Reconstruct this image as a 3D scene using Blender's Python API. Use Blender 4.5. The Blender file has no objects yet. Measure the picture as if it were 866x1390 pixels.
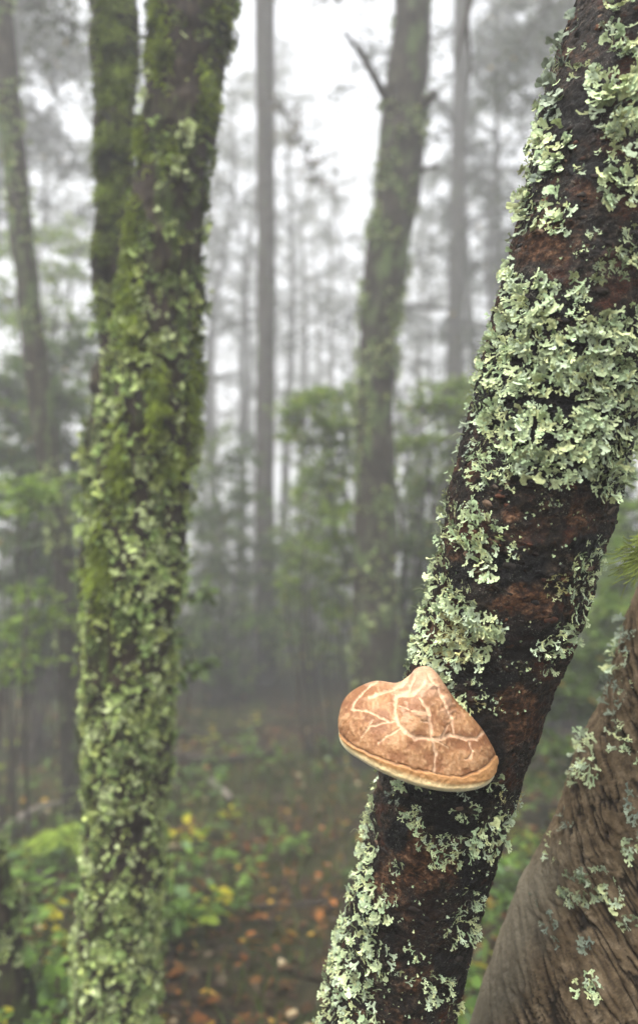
import bpy, math, random
import numpy as np
from mathutils import Vector, Matrix
from mathutils.bvhtree import BVHTree

# ------------------------------------------------------------------ camera, sky, sun, exposure
SC = bpy.context.scene
COL = SC.collection
F = 1011.0                       # focal length in photo pixels (28 mm lens)
CX, CY = 433.0, 650.0            # principal point (the photograph proper is 866 x 1300)
PITCH = math.radians(7.9)
CAM = Vector((0.0, 0.0, 1.5))
cam_d = bpy.data.cameras.new('camera')
cam = bpy.data.objects.new('camera', cam_d); COL.objects.link(cam)
cam.location = CAM
cam.rotation_euler = (math.radians(90) + PITCH, 0, 0)
cam_d.sensor_fit = 'VERTICAL'
cam_d.sensor_height = 36.0 * 1390 / 1300
cam_d.lens = 28.0
cam_d.shift_y = -(695 - 650) / 1390.0
cam_d.clip_start = 0.05
cam_d.clip_end = 600
cam_d.dof.use_dof = True
cam_d.dof.focus_distance = 0.985
cam_d.dof.aperture_fstop = 2.1
SC.camera = cam

SUN_EL, SUN_AZ = math.radians(62), math.radians(215)    # azimuth from +Y clockwise
world = bpy.data.worlds.new('World'); SC.world = world; world.use_nodes = True
nt = world.node_tree; nt.nodes.clear()
n_sky = nt.nodes.new('ShaderNodeTexSky'); n_sky.sky_type = 'NISHITA'; n_sky.sun_disc = False
n_sky.sun_elevation = SUN_EL; n_sky.sun_rotation = SUN_AZ
n_sky.air_density = 1.0; n_sky.dust_density = 6.0; n_sky.ozone_density = 1.0
n_hs = nt.nodes.new('ShaderNodeHueSaturation'); n_hs.inputs['Saturation'].default_value = 0.2
n_bg = nt.nodes.new('ShaderNodeBackground'); n_bg.inputs['Strength'].default_value = 0.15
n_wo = nt.nodes.new('ShaderNodeOutputWorld')
nt.links.new(n_sky.outputs[0], n_hs.inputs['Color']); nt.links.new(n_hs.outputs[0], n_bg.inputs[0]); nt.links.new(n_bg.outputs[0], n_wo.inputs[0])
sun_d = bpy.data.lights.new('sun', 'SUN'); sun_d.energy = 1.5; sun_d.angle = math.radians(30); sun_d.color = (1.0, 0.97, 0.92)
sun = bpy.data.objects.new('sun', sun_d); COL.objects.link(sun); sun.location = (0, 0, 30)
sd = Vector((math.sin(SUN_AZ) * math.cos(SUN_EL), math.cos(SUN_AZ) * math.cos(SUN_EL), math.sin(SUN_EL)))
sun.rotation_euler = (-sd).to_track_quat('-Z', 'Y').to_euler()
vs = SC.view_settings
vs.view_transform = 'Standard'; vs.look = 'None'; vs.gamma = 1.0; vs.use_curve_mapping = False
vs.exposure = 1.8
SC.render.engine = 'CYCLES'
cy = SC.cycles
cy.use_denoising = True
cy.max_bounces = 7; cy.diffuse_bounces = 3; cy.glossy_bounces = 2; cy.transmission_bounces = 2
cy.volume_bounces = 4; cy.transparent_max_bounces = 8
cy.sample_clamp_indirect = 6.0
cy.caustics_reflective = False; cy.caustics_refractive = False

HAZE_DENSITY = 0.0185

# ------------------------------------------------------------------ helpers
RIGHT = Vector((1, 0, 0)); UP = Vector((0, -math.sin(PITCH), math.cos(PITCH))); FWD = Vector((0, math.cos(PITCH), math.sin(PITCH)))
def ray(px, py): return FWD + RIGHT * ((px - CX) / F) + UP * ((CY - py) / F)
def P(px, py, d): return CAM + ray(px, py) * d
_R, _U, _Fw, _C = (np.array(v) for v in (RIGHT, UP, FWD, CAM))
def Pn(px, py, d):
    px, py, d = np.broadcast_arrays(np.asarray(px, float), np.asarray(py, float), np.asarray(d, float))
    return _C + (_Fw + _R * ((px - CX) / F)[..., None] + _U * ((CY - py) / F)[..., None]) * d[..., None]
def proj(v):
    r = np.asarray(v) - _C
    d = r @ _Fw
    d = np.where(np.abs(d) < 1e-6, 1e-6, d)
    return CX + F * (r @ _R) / d, CY - F * (r @ _U) / d, d

def _hash(ix, iy, iz, seed):
    h = (ix.astype(np.uint32) * np.uint32(374761393) + iy.astype(np.uint32) * np.uint32(668265263)
         + iz.astype(np.uint32) * np.uint32(2147483647 - 58) + np.uint32((seed * 1442695041) & 0xffffffff))
    h = (h ^ (h >> np.uint32(13))) * np.uint32(1274126177)
    h = (h ^ (h >> np.uint32(16))) * np.uint32(2246822519)
    h = h ^ (h >> np.uint32(15))
    return (h & np.uint32(0xffffff)).astype(np.float64) / 0xffffff * 2 - 1
def vnoise(p, seed=0):
    p = np.asarray(p, float)
    i = np.floor(p).astype(np.int64); f = p - i; f = f * f * f * (f * (f * 6 - 15) + 10)
    out = 0
    for dx in (0, 1):
        wx = f[..., 0] if dx else 1 - f[..., 0]
        for dy in (0, 1):
            wy = f[..., 1] if dy else 1 - f[..., 1]
            for dz in (0, 1):
                wz = f[..., 2] if dz else 1 - f[..., 2]
                out = out + wx * wy * wz * _hash(i[..., 0] + dx, i[..., 1] + dy, i[..., 2] + dz, seed)
    return out
def fbm(p, octs=4, seed=0, gain=0.5):
    p = np.asarray(p, float); s = 0; a = 1.0; t = 0
    for k in range(octs):
        s = s + a * vnoise(p * (2.03 ** k) + 17.3 * k, seed + k); t += a; a *= gain
    return s / t
def sstep(a, b, x):
    t = np.clip((np.asarray(x, float) - a) / (b - a), 0, 1); return t * t * (3 - 2 * t)

def link(o, parent=None):
    COL.objects.link(o)
    if parent is not None: o.parent = parent
    return o
def tag(o, label=None, cat=None, group=None, kind=None):
    if label: o['label'] = label
    if cat: o['category'] = cat
    if group: o['group'] = group
    if kind: o['kind'] = kind
    return o
def empty(name, loc, label=None, cat=None, group=None):
    o = bpy.data.objects.new(name, None); o.location = loc; o.empty_display_size = 0.1
    link(o); return tag(o, label, cat, group)
def mesh_data(name, V, faces, mats, attrs=None, smooth=True, mat_idx=None):
    """V (n,3); faces: (m,k) int array or list of such arrays"""
    if not isinstance(faces, (list, tuple)): faces = [faces]
    faces = [np.asarray(f, np.int32) for f in faces if len(f)]
    V = np.asarray(V, np.float32)
    me = bpy.data.meshes.new(name)
    me.vertices.add(len(V)); me.vertices.foreach_set('co', V.ravel())
    loops = np.concatenate([f.ravel() for f in faces])
    tot = np.concatenate([np.full(len(f), f.shape[1], np.int32) for f in faces])
    st = np.concatenate([[0], np.cumsum(tot)[:-1]]).astype(np.int32)
    me.loops.add(len(loops)); me.loops.foreach_set('vertex_index', loops)
    me.polygons.add(len(tot)); me.polygons.foreach_set('loop_start', st)
    try: me.polygons.foreach_set('loop_total', tot)
    except Exception: pass
    me.polygons.foreach_set('use_smooth', np.full(len(tot), smooth, bool))
    for m in (mats if isinstance(mats, (list, tuple)) else [mats]): me.materials.append(m)
    if mat_idx is not None: me.polygons.foreach_set('material_index', np.asarray(mat_idx, np.int32))
    for k, a in (attrs or {}).items():
        a = np.asarray(a, np.float32)
        if a.ndim == 1:
            at = me.attributes.new(k, 'FLOAT', 'POINT'); at.data.foreach_set('value', a)
        else:
            if a.shape[1] == 3: a = np.concatenate([a, np.ones((len(a), 1), np.float32)], 1)
            at = me.attributes.new(k, 'FLOAT_COLOR', 'POINT'); at.data.foreach_set('color', a.ravel())
    me.update(calc_edges=True)
    return me
def mk(name, V, faces, mats, parent=None, attrs=None, smooth=True):
    me = mesh_data(name, V, faces, mats, attrs, smooth)
    o = bpy.data.objects.new(name, me); link(o)
    if parent is not None:
        o.parent = parent
        o.matrix_parent_inverse = Matrix.Translation(-Vector(parent.location)) if parent.type == 'EMPTY' else Matrix()
    return o

def catmull(pts, n):
    pts = np.asarray(pts, float); m = len(pts)
    q = np.vstack([2 * pts[0] - pts[1], pts, 2 * pts[-1] - pts[-2]])
    t = np.linspace(0, m - 1 - 1e-9, n); i = t.astype(int); f = (t - i)[:, None]
    a, b, c, d = q[i], q[i + 1], q[i + 2], q[i + 3]
    return 0.5 * (2 * b + (c - a) * f + (2 * a - 5 * b + 4 * c - d) * f ** 2 + (3 * b - a - 3 * c + d) * f ** 3)
def tube(pts, rad, nseg=10, disp=None, cap=True, ref=(0.3, -1, 0.1)):
    """pts (n,3), rad (n,) -> V, quads, (theta, s) grids; disp(P, theta, s, N) -> offset"""
    pts = np.asarray(pts, float); n = len(pts); rad = np.broadcast_to(np.asarray(rad, float), (n,))
    T = np.gradient(pts, axis=0); T /= np.linalg.norm(T, axis=1)[:, None] + 1e-12
    ref = np.asarray(ref, float)
    A = ref - T * (T @ ref)[:, None]; A /= np.linalg.norm(A, axis=1)[:, None] + 1e-12
    B = np.cross(T, A)
    th = np.linspace(0, 2 * math.pi, nseg, endpoint=False)
    N = A[:, None, :] * np.cos(th)[None, :, None] + B[:, None, :] * np.sin(th)[None, :, None]
    s = np.concatenate([[0], np.cumsum(np.linalg.norm(np.diff(pts, axis=0), axis=1))])
    V = pts[:, None, :] + N * rad[:, None, None]
    TH = np.broadcast_to(th[None, :], (n, nseg)); S = np.broadcast_to(s[:, None], (n, nseg))
    if disp is not None: V = V + N * disp(V, TH, S, N)[..., None]
    i = np.arange(n - 1)[:, None]; j = np.arange(nseg)[None, :]; j2 = (j + 1) % nseg
    Q = np.stack([i * nseg + j, i * nseg + j2, (i + 1) * nseg + j2, (i + 1) * nseg + j], -1).reshape(-1, 4)
    V = V.reshape(-1, 3); faces = [Q]
    if cap:
        k = len(V); V = np.vstack([V, pts[0], pts[-1]])
        j = np.arange(nseg); j2 = (j + 1) % nseg
        faces.append(np.concatenate([np.stack([np.full(nseg, k), j2, j], -1),
                                     np.stack([np.full(nseg, k + 1), (n - 1) * nseg + j, (n - 1) * nseg + j2], -1)]))
    return V, faces
class MB:
    def __init__(s): s.V = []; s.F = {3: [], 4: []}; s.C = []; s.n = 0
    def add(s, V, faces, col=None):
        V = np.asarray(V, float)
        for f in (faces if isinstance(faces, (list, tuple)) else [faces]):
            if len(f): s.F[f.shape[1]].append(np.asarray(f) + s.n)
        s.V.append(V); s.n += len(V)
        if col is not None:
            s.C.append(np.broadcast_to(np.asarray(col, float), (len(V), 3)))
    def data(s, name, mat, smooth=True):
        fs = [np.concatenate(s.F[k]) for k in (3, 4) if s.F[k]]
        at = {'Col': np.concatenate(s.C)} if s.C else None
        return mesh_data(name, np.concatenate(s.V), fs, mat, at, smooth)
    def build(s, name, mat, parent=None, smooth=True):
        o = bpy.data.objects.new(name, s.data(name, mat, smooth)); link(o)
        if parent is not None:
            o.parent = parent
            if parent.type == 'EMPTY': o.matrix_parent_inverse = Matrix.Translation(-Vector(parent.location))
        return o

# ------------------------------------------------------------------ materials
def newmat(name):
    m = bpy.data.materials.new(name); m.use_nodes = True
    b = m.node_tree.nodes['Principled BSDF']; return m, m.node_tree, b
def N(nt, t, **kw):
    n = nt.nodes.new(t)
    for k, v in kw.items():
        if k in n.inputs: n.inputs[k].default_value = v
        else: setattr(n, k, v)
    return n
def ramp(nt, src, stops):
    r = nt.nodes.new('ShaderNodeValToRGB'); e = r.color_ramp.elements
    while len(e) > len(stops): e.remove(e[-1])
    while len(e) < len(stops): e.new(0.5)
    for el, (p, c) in zip(e, stops): el.position = p; el.color = (c[0], c[1], c[2], 1) if not isinstance(c, float) else (c, c, c, 1)
    nt.links.new(src, r.inputs[0]); return r.outputs[0]
def mix(nt, fac, a, b, mode='MIX'):
    n = nt.nodes.new('ShaderNodeMix'); n.data_type = 'RGBA'; n.blend_type = mode
    for i, v in ((0, fac), (6, a), (7, b)):
        if hasattr(v, 'is_linked') or hasattr(v, 'links'): nt.links.new(v, n.inputs[i])
        else: n.inputs[i].default_value = v if i == 0 else (v[0], v[1], v[2], 1)
    return n.outputs[2]
def attr(nt, name, out='Color'):
    n = nt.nodes.new('ShaderNodeAttribute'); n.attribute_name = name; return n.outputs[out]
def noise(nt, scale, detail=6, rough=0.6, vec=None, dist=0.0):
    n = N(nt, 'ShaderNodeTexNoise', Scale=scale, Detail=detail, Roughness=rough, Distortion=dist)
    if vec is not None: nt.links.new(vec, n.inputs['Vector'])
    return n.outputs[0]
def coords(nt, scale=(1, 1, 1), rot=(0, 0, 0)):
    t = nt.nodes.new('ShaderNodeTexCoord'); m = N(nt, 'ShaderNodeMapping', Scale=scale, Rotation=rot)
    nt.links.new(t.outputs['Object'], m.inputs[0]); return m.outputs[0]
def bump(nt, b, h, strength=0.5, dist=0.01, prev=None):
    n = N(nt, 'ShaderNodeBump', Strength=strength, Distance=dist); nt.links.new(h, n.inputs['Height'])
    if prev is not None: nt.links.new(prev, n.inputs['Normal'])
    nt.links.new(n.outputs[0], b.inputs['Normal']); return n.outputs[0]

def mat_bark(name, dark, mid, light, sc=40.0, moss=None, rough=0.75, stretch=(1, 1, 0.35), bs=0.7, bd=0.006, moss_lo=0.5):
    m, nt, b = newmat(name)
    c = coords(nt, stretch)
    n1 = noise(nt, sc, 8, 0.65, c); n2 = noise(nt, sc * 0.25, 5, 0.6, c); 
    col = ramp(nt, n1, [(0.32, dark), (0.52, mid), (0.72, light)])
    if moss:
        mm = ramp(nt, n2, [(moss_lo, 0.0), (moss_lo + 0.12, 1.0)])
        col = mix(nt, mm, col, mix(nt, n1, tuple(x * 0.5 for x in moss), moss))
    nt.links.new(col, b.inputs['Base Color'])
    b.inputs['Roughness'].default_value = rough; b.inputs['Specular IOR Level'].default_value = 0.12
    bump(nt, b, n1, bs, bd)
    return m
M_far = mat_bark('bark_grey_brown', (0.018, 0.016, 0.014), (0.05, 0.044, 0.038), (0.10, 0.09, 0.078), 30, moss=(0.07, 0.09, 0.035), moss_lo=0.56)
M_mid = mat_bark('bark_mid_lichen', (0.010, 0.008, 0.006), (0.034, 0.028, 0.021), (0.085, 0.074, 0.055), 35, moss=(0.10, 0.14, 0.05), moss_lo=0.5)
M_left = mat_bark('bark_mossy_brown', (0.006, 0.004, 0.003), (0.022, 0.015, 0.010), (0.06, 0.044, 0.03), 55, moss=(0.05, 0.072, 0.016), moss_lo=0.5)
M_stem = mat_bark('twig_brown', (0.015, 0.012, 0.009), (0.04, 0.033, 0.026), (0.075, 0.065, 0.05), 60)
M_dead = mat_bark('weathered_wood', (0.09, 0.075, 0.06), (0.2, 0.175, 0.145), (0.32, 0.29, 0.25), 50)

# front birch bark: wet, near black, red-brown flakes, mineral grey bloom
def mat_birch():
    m, nt, b = newmat('birch_bark_wet')
    c = coords(nt, (1, 1, 1.25), (0, math.radians(-14), 0))
    nf = noise(nt, 520, 8, 0.72, c); nm = noise(nt, 120, 8, 0.72, c); nb = noise(nt, 17, 5, 0.6, c); nr = noise(nt, 26, 4, 0.6, c)
    base = ramp(nt, nm, [(0.36, (0.003, 0.0025, 0.002)), (0.49, (0.010, 0.007, 0.005)), (0.58, (0.036, 0.024, 0.016)), (0.72, (0.15, 0.105, 0.072))])
    red = ramp(nt, nf, [(0.38, (0.010, 0.003, 0.002)), (0.53, (0.060, 0.018, 0.008)), (0.7, (0.21, 0.075, 0.03))])
    col = mix(nt, ramp(nt, nr, [(0.53, 0.0), (0.64, 0.9)]), base, red)
    # orange brown flaking plates (attribute painted where the plates sit)
    fl = attr(nt, 'flake', 'Fac')
    flc = ramp(nt, nm, [(0.37, (0.008, 0.004, 0.002)), (0.5, (0.055, 0.023, 0.010)), (0.58, (0.15, 0.07, 0.032)), (0.72, (0.34, 0.215, 0.125))])
    col = mix(nt, fl, col, flc)
    # black sooty zones, gap shade painted under the big lichen patch, and grey crust bloom
    col = mix(nt, attr(nt, 'soot_gap_shade', 'Fac'), col, (0.0035, 0.003, 0.003))
    v = N(nt, 'ShaderNodeTexVoronoi', Scale=420.0); nt.links.new(coords(nt, (1, 1.4, .8), (.4, .3, 0)), v.inputs['Vector'])
    dots = ramp(nt, v.outputs['Distance'], [(0.20, 1.0), (0.38, 0.0)])
    mask = mix(nt, 1.0, ramp(nt, nb, [(0.44, 0.0), (0.60, 0.7)]), ramp(nt, noise(nt, 170, 4, 0.7, c), [(0.46, 0.0), (0.62, 1.0)]), 'MULTIPLY')
    mm = N(nt, 'ShaderNodeMath', operation='MULTIPLY'); nt.links.new(dots, mm.inputs[0]); nt.links.new(mask, mm.inputs[1])
    col = mix(nt, mm.outputs[0], col, (0.26, 0.26, 0.21))
    nt.links.new(col, b.inputs['Base Color'])
    nt.links.new(ramp(nt, nf, [(0.35, 0.38), (0.65, 0.75)]), b.inputs['Roughness'])
    b.inputs['Specular IOR Level'].default_value = 0.16
    p = bump(nt, b, nm, 1.0, 0.006); bump(nt, b, nf, 0.9, 0.0022, p)
    return m
M_birch = mat_birch()
def mat_ridged():
    m, nt, b = newmat('ridged_bark_brown')
    c = coords(nt); nf = noise(nt, 190, 8, 0.7, c); nm = noise(nt, 45, 5, 0.6, c)
    g = attr(nt, 'groove', 'Fac')
    col = ramp(nt, nm, [(0.3, (0.05, 0.034, 0.018)), (0.5, (0.115, 0.082, 0.046)), (0.72, (0.22, 0.168, 0.105))])
    col = mix(nt, ramp(nt, nf, [(0.35, 0.55), (0.6, 0.0)]), col, (0.05, 0.034, 0.022))
    col = mix(nt, g, col, (0.010, 0.007, 0.004))
    gr = attr(nt, 'grey', 'Fac')
    col = mix(nt, gr, col, mix(nt, nf, (0.05, 0.042, 0.028), (0.22, 0.19, 0.135)))
    nt.links.new(col, b.inputs['Base Color']); b.inputs['Roughness'].default_value = 0.8; b.inputs['Specular IOR Level'].default_value = 0.1
    p = bump(nt, b, nm, 0.5, 0.006); bump(nt, b, nf, 0.7, 0.002, p)
    return m
M_ridged = mat_ridged()
def mat_col(name, rough=0.8, sc=120.0, amt=0.35, trans=0.0, bs=0.0, spec=0.3, sub=0):
    m, nt, b = newmat(name)
    c = attr(nt, 'Col'); n = noise(nt, sc, 5, 0.6, coords(nt))
    k = ramp(nt, n, [(0.3, 1 - amt), (0.7, 1 + 0.0)])
    col = mix(nt, 1.0, c, k, 'MULTIPLY')
    nt.links.new(col, b.inputs['Base Color'])
    b.inputs['Roughness'].default_value = rough; b.inputs['Specular IOR Level'].default_value = spec
    if bs: bump(nt, b, n, bs, 0.002)
    if trans:
        t = nt.nodes.new('ShaderNodeBsdfTranslucent'); nt.links.new(col, t.inputs[0])
        ms = N(nt, 'ShaderNodeMixShader'); ms.inputs[0].default_value = trans
        nt.links.new(b.outputs[0], ms.inputs[1]); nt.links.new(t.outputs[0], ms.inputs[2])
        nt.links.new(ms.outputs[0], nt.nodes['Material Output'].inputs[0])
    return m
M_lichen = mat_col('lichen_pale_green', 0.85, 260, 0.3, 0.05, 0.4, 0.12)
M_moss = mat_col('moss_green', 0.95, 200, 0.4, 0.15, 0, 0.1)
M_leaf = mat_col('leaf_green', 0.5, 30, 0.25, 0.45, 0, 0.25)
M_litter = mat_col('leaf_litter', 0.7, 60, 0.4, 0.1, 0, 0.15)
def mat_ground():
    m, nt, b = newmat('forest_floor'); c = coords(nt)
    n1 = noise(nt, 9, 8, 0.7, c); n2 = noise(nt, 1.1, 4, 0.6, c); n3 = noise(nt, 45, 5, 0.7, c)
    col = ramp(nt, n1, [(0.3, (0.012, 0.009, 0.006)), (0.5, (0.034, 0.024, 0.014)), (0.7, (0.075, 0.05, 0.027))])
    col = mix(nt, ramp(nt, n2, [(0.42, 0.0), (0.6, 0.75)]), col, mix(nt, n3, (0.012, 0.017, 0.006), (0.06, 0.075, 0.02)))
    nt.links.new(col, b.inputs['Base Color']); b.inputs['Roughness'].default_value = 0.9; b.inputs['Specular IOR Level'].default_value = 0.1
    bump(nt, b, n3, 0.8, 0.03); return m
M_ground = mat_ground()

# ------------------------------------------------------------------ ground
rng = np.random.default_rng(7)
random.seed(7)
def gz(x, y):
    x = np.asarray(x, float); y = np.asarray(y, float)
    p = np.stack([x * 0.45, y * 0.45, np.zeros_like(x)], -1)
    h = 0.07 * fbm(p, 3, 5) + 0.05 * vnoise(p * 4.1, 11) * 0.5
    return h + 0.10 * sstep(5, 14, y) + 0.5 * sstep(14, 60, y)
def gpt(px, py):
    r = ray(px, py); t = 1.5 / max(-r.z, 0.02)
    for _ in range(12):
        q = CAM + r * t; t += (q.z - float(gz(q.x, q.y))) / max(-r.z, 0.02) * 0.9
    q = CAM + r * t; return Vector((q.x, q.y, float(gz(q.x, q.y))))
gx = np.concatenate([np.linspace(-70, -8, 40), np.linspace(-7.7, 7.7, 130), np.linspace(8, 70, 40)])
gy = np.concatenate([np.linspace(-30, -1, 24), np.linspace(-0.8, 16, 140), np.linspace(16.5, 100, 60)])
X, Y = np.meshgrid(gx, gy); Z = gz(X, Y)
nx, ny = len(gx), len(gy)
i = np.arange(ny - 1)[:, None]; j = np.arange(nx - 1)[None, :]
Q = np.stack([i * nx + j, i * nx + j + 1, (i + 1) * nx + j + 1, (i + 1) * nx + j], -1).reshape(-1, 4)
ground = mk('ground', np.stack([X, Y, Z], -1).reshape(-1, 3), Q, M_ground)
tag(ground, 'dark brown and green forest floor under the misty trees', 'ground', kind='structure')

# ------------------------------------------------------------------ lichen fronds (foliose, forking lobes)
def make_frond(r, wide=0.26, levels=2, flare=1.25):
    V = []; Q = []; tip = []
    def cross(p, ang, w, tv, z):
        dx, dy = -math.sin(ang), math.cos(ang); k = len(V)
        dome = w * r.uniform(-0.05, 0.35)
        V.append((p[0] + dx * w / 2, p[1] + dy * w / 2, z + r.uniform(-0.12, 0.25) * w)); V.append((p[0], p[1], z + dome)); V.append((p[0] - dx * w / 2, p[1] - dy * w / 2, z + r.uniform(-0.12, 0.25) * w))
        tip.extend([tv] * 3); return k
    def strip(a, b): Q.append((a, a + 1, b + 1, b)); Q.append((a + 1, a + 2, b + 2, b + 1))
    curl = r.uniform(0.1, 0.5)
    def zz(p): 
        d = math.hypot(*p); return curl * d * d + 0.03 * math.sin(9 * p[0] + 5 * p[1])
    def seg(p, ang, w, L, lev):
        a = cross(p, ang, w * 0.85, lev / (levels + 1), zz(p))
        p1 = (p[0] + math.cos(ang) * L * 0.55, p[1] + math.sin(ang) * L * 0.55); ang1 = ang + r.uniform(-.25, .25)
        b = cross(p1, ang1, w * r.uniform(.8, 1.1), (lev + .5) / (levels + 1), zz(p1)); strip(a, b)
        p2 = (p1[0] + math.cos(ang1) * L * 0.45, p1[1] + math.sin(ang1) * L * 0.45)
        if lev < levels:
            c = cross(p2, ang1, w * 1.25, (lev + .8) / (levels + 1), zz(p2)); strip(b, c)
            nb = 2 if r.random() < .7 else 3
            sp = r.uniform(.45, .75)
            for q in range(nb):
                da = (q - (nb - 1) / 2) * (2 * sp if nb == 2 else 1.2 * sp) + r.uniform(-.2, .2)
                seg(p2, ang1 + da, w * r.uniform(.68, .92), L * r.uniform(.6, .95), lev + 1)
        else:
            c = cross(p2, ang1, w * flare * r.uniform(.9, 1.15), 1.0, zz(p2)); strip(b, c)
            p3 = (p2[0] + math.cos(ang1) * w * .38, p2[1] + math.sin(ang1) * w * .38)
            d = cross(p3, ang1, w * flare * .6, 1.0, zz(p3) + r.uniform(-.1, .12) * w); strip(c, d)
    seg((0, 0), 0.0, wide, 0.42, 0)
    V = np.array(V); s = 1.0 / V[:, 0].max()
    return V * s, np.array(Q), np.array(tip)
rr = random.Random(3)
FR_BROAD = [make_frond(rr, rr.uniform(.22, .31), 2, 1.35) for _ in range(16)]
FR_FINE = [make_frond(rr, rr.uniform(.15, .20), 2, 1.6) for _ in range(14)]
FR_COARSE = [make_frond(rr, rr.uniform(.34, .46), 1) for _ in range(10)]

def scatter_fronds(mb, pts, nrm, sizes, lib, cols, lift=(0.1, 0.6), zoff=(0, 0.3), dirs=None, tipgain=0.35):
    """every frond rooted at pts, lying along the surface with its tips lifting"""
    n = len(pts)
    for k in range(n):
        V, Qd, tp = lib[int(rng.integers(len(lib)))]
        nn = nrm[k] / (np.linalg.norm(nrm[k]) + 1e-9)
        d = rng.normal(size=3) if dirs is None else dirs[k]
        d = d - nn * (d @ nn); d /= np.linalg.norm(d) + 1e-9
        li = rng.uniform(*lift); d2 = d * math.cos(li) + nn * math.sin(li); n2 = nn * math.cos(li) - d * math.sin(li)
        e = np.cross(n2, d2)
        s = sizes[k]
        W = pts[k] + nn * (s * rng.uniform(*zoff)) + s * (V[:, :1] * d2 + V[:, 1:2] * e + V[:, 2:3] * n2)
        c = cols[k][None, :] * (1 - tipgain + tipgain * 1.3 * tp[:, None])
        mb.add(W, Qd, c)

def in_poly(px, py, poly):
    poly = np.asarray(poly, float); x, y = np.asarray(px), np.asarray(py); c = np.zeros(x.shape, bool); j = len(poly) - 1
    for i in range(len(poly)):
        xi, yi = poly[i]; xj, yj = poly[j]
        c ^= ((yi > y) != (yj > y)) & (x < (xj - xi) * (y - yi) / (yj - yi + 1e-12) + xi); j = i
    return c

# ------------------------------------------------------------------ trunk from a table of photo edges (y, left x, right x, depth)
def trunk_axis(tab, n, ground_base=True, top_extra=None):
    tab = np.asarray(tab, float)
    y, xl, xr, d = tab.T
    cx = (xl + xr) / 2
    sl = np.gradient(cx, y); half = (xr - xl) / 2 * np.cos(np.arctan(sl))
    C = Pn(cx, y, d); rad = half * d / F
    t = np.linspace(0, len(tab) - 1, n)
    A = catmull(C, n); Rr = np.interp(t, np.arange(len(tab)), rad)
    k = np.ones(9) / 9; Rs = np.convolve(np.pad(Rr, 4, 'edge'), k, 'valid')
    return A, Rs

# ================================================================== FRONT BIRCH
BT = [(1390, 434, 612, 1.135), (1300, 457, 635, 1.115), (1200, 480, 660, 1.095), (1100, 505, 690, 1.075), (1000, 534, 722, 1.055), (900, 558, 757, 1.035),
      (800, 580, 797, 1.015), (700, 604, 825, 1.0), (600, 629, 850, 0.99), (500, 651, 875, 0.985), (400, 679, 902, 0.98), (300, 703, 928, 0.98),
      (200, 724, 950, 0.98), (100, 750, 977, 0.985), (0, 784, 1010, 0.99), (-150, 838, 1062, 1.0)]
A, Rd = trunk_axis(BT, 500)
# carry the axis down to the ground and up out of the frame
dn = A[0] - A[14]; dn /= np.linalg.norm(dn); kdn = (A[0][2] + 0.15) / -dn[2]
low = A[0] + dn * np.linspace(kdn, 0.004, 40)[:, None]; lowr = np.linspace(Rd[0] * 1.45, Rd[0], 40)
up = A[-1] - A[-15]; up /= np.linalg.norm(up)
upd = np.linspace(0.02, 5.5, 40); high = A[-1] + (up * 0.75 + np.array([0.0, 0.05, 0.6]) * 0.35) * upd[:, None]; highr = np.linspace(Rd[-1], 0.05, 40)
A = np.vstack([low, A, high]); Rd = np.concatenate([lowr, Rd, highr])
def birch_disp(V, TH, S, Nn):
    q = V * np.array([1, 1, 1.2])
    big = 0.006 * fbm(q * 7, 3, 1)
    plate = fbm(q * np.array([55, 55, 70]), 4, 2, .65); plate = np.sign(plate) * np.abs(plate) ** 0.7
    fine = fbm(q * 130, 3, 4)
    return big + 0.0042 * plate + 0.002 * fine
Vb, Fb = tube(A, Rd, 250, birch_disp)
bx, by, bd = proj(Vb)
def blob(px, py, c, rx, ry, seed=0, amp=0.5):
    w = amp * fbm(np.stack([px * 0.05, py * 0.05, np.zeros_like(px)], -1), 3, seed)
    return sstep(1.15, 0.75, np.hypot((px - c[0]) / rx, (py - c[1]) / ry) + w)
flake = np.zeros(len(Vb))
for c, rx, ry in (((795, 705), 28, 36), ((725, 815), 45, 24), ((690, 700), 12, 10), ((765, 480), 14, 40), ((668, 440), 14, 40), ((790, 268), 16, 12), ((615, 775), 14, 18),
                  ((735, 330), 45, 30), ((640, 640), 14, 30), ((560, 1180), 50, 70), ((700, 960), 30, 30), ((850, 480), 16, 20), ((575, 1270), 40, 60)):
    flake = np.maximum(flake, blob(bx, by, c, rx, ry, 3, 0.9))
flake = np.maximum(flake * .85, sstep(0.25, 0.5, fbm(Vb * np.array([16, 16, 30]), 4, 31)) * 0.6)
BIG = [(690, 382), (722, 372), (748, 388), (752, 430), (772, 452), (800, 440), (868, 415), (872, 560), (858, 605), (846, 650), (828, 674), (806, 668), (800, 628), (776, 655), (752, 652), (735, 648), (702, 642),
       (690, 605), (668, 590), (640, 575), (640, 548), (648, 510), (660, 475), (683, 425)]
soot_gap_shade = np.zeros(len(Vb))
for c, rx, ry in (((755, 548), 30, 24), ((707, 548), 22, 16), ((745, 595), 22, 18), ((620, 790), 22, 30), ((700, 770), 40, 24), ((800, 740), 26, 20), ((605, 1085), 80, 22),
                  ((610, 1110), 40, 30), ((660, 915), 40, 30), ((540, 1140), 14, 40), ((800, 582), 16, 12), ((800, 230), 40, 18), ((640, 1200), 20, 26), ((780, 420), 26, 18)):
    soot_gap_shade = np.maximum(soot_gap_shade, blob(bx, by, c, rx, ry, 8, 0.7))
soot_gap_shade = np.maximum(soot_gap_shade, in_poly(bx, by, BIG) * .9)  # bark blackened below the big lichen patch as painted shade between lobes
soot_gap_shade = np.maximum(soot_gap_shade, sstep(0.12, 0.4, fbm(Vb * 14 + 5, 3, 41)) * 0.8)
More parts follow.
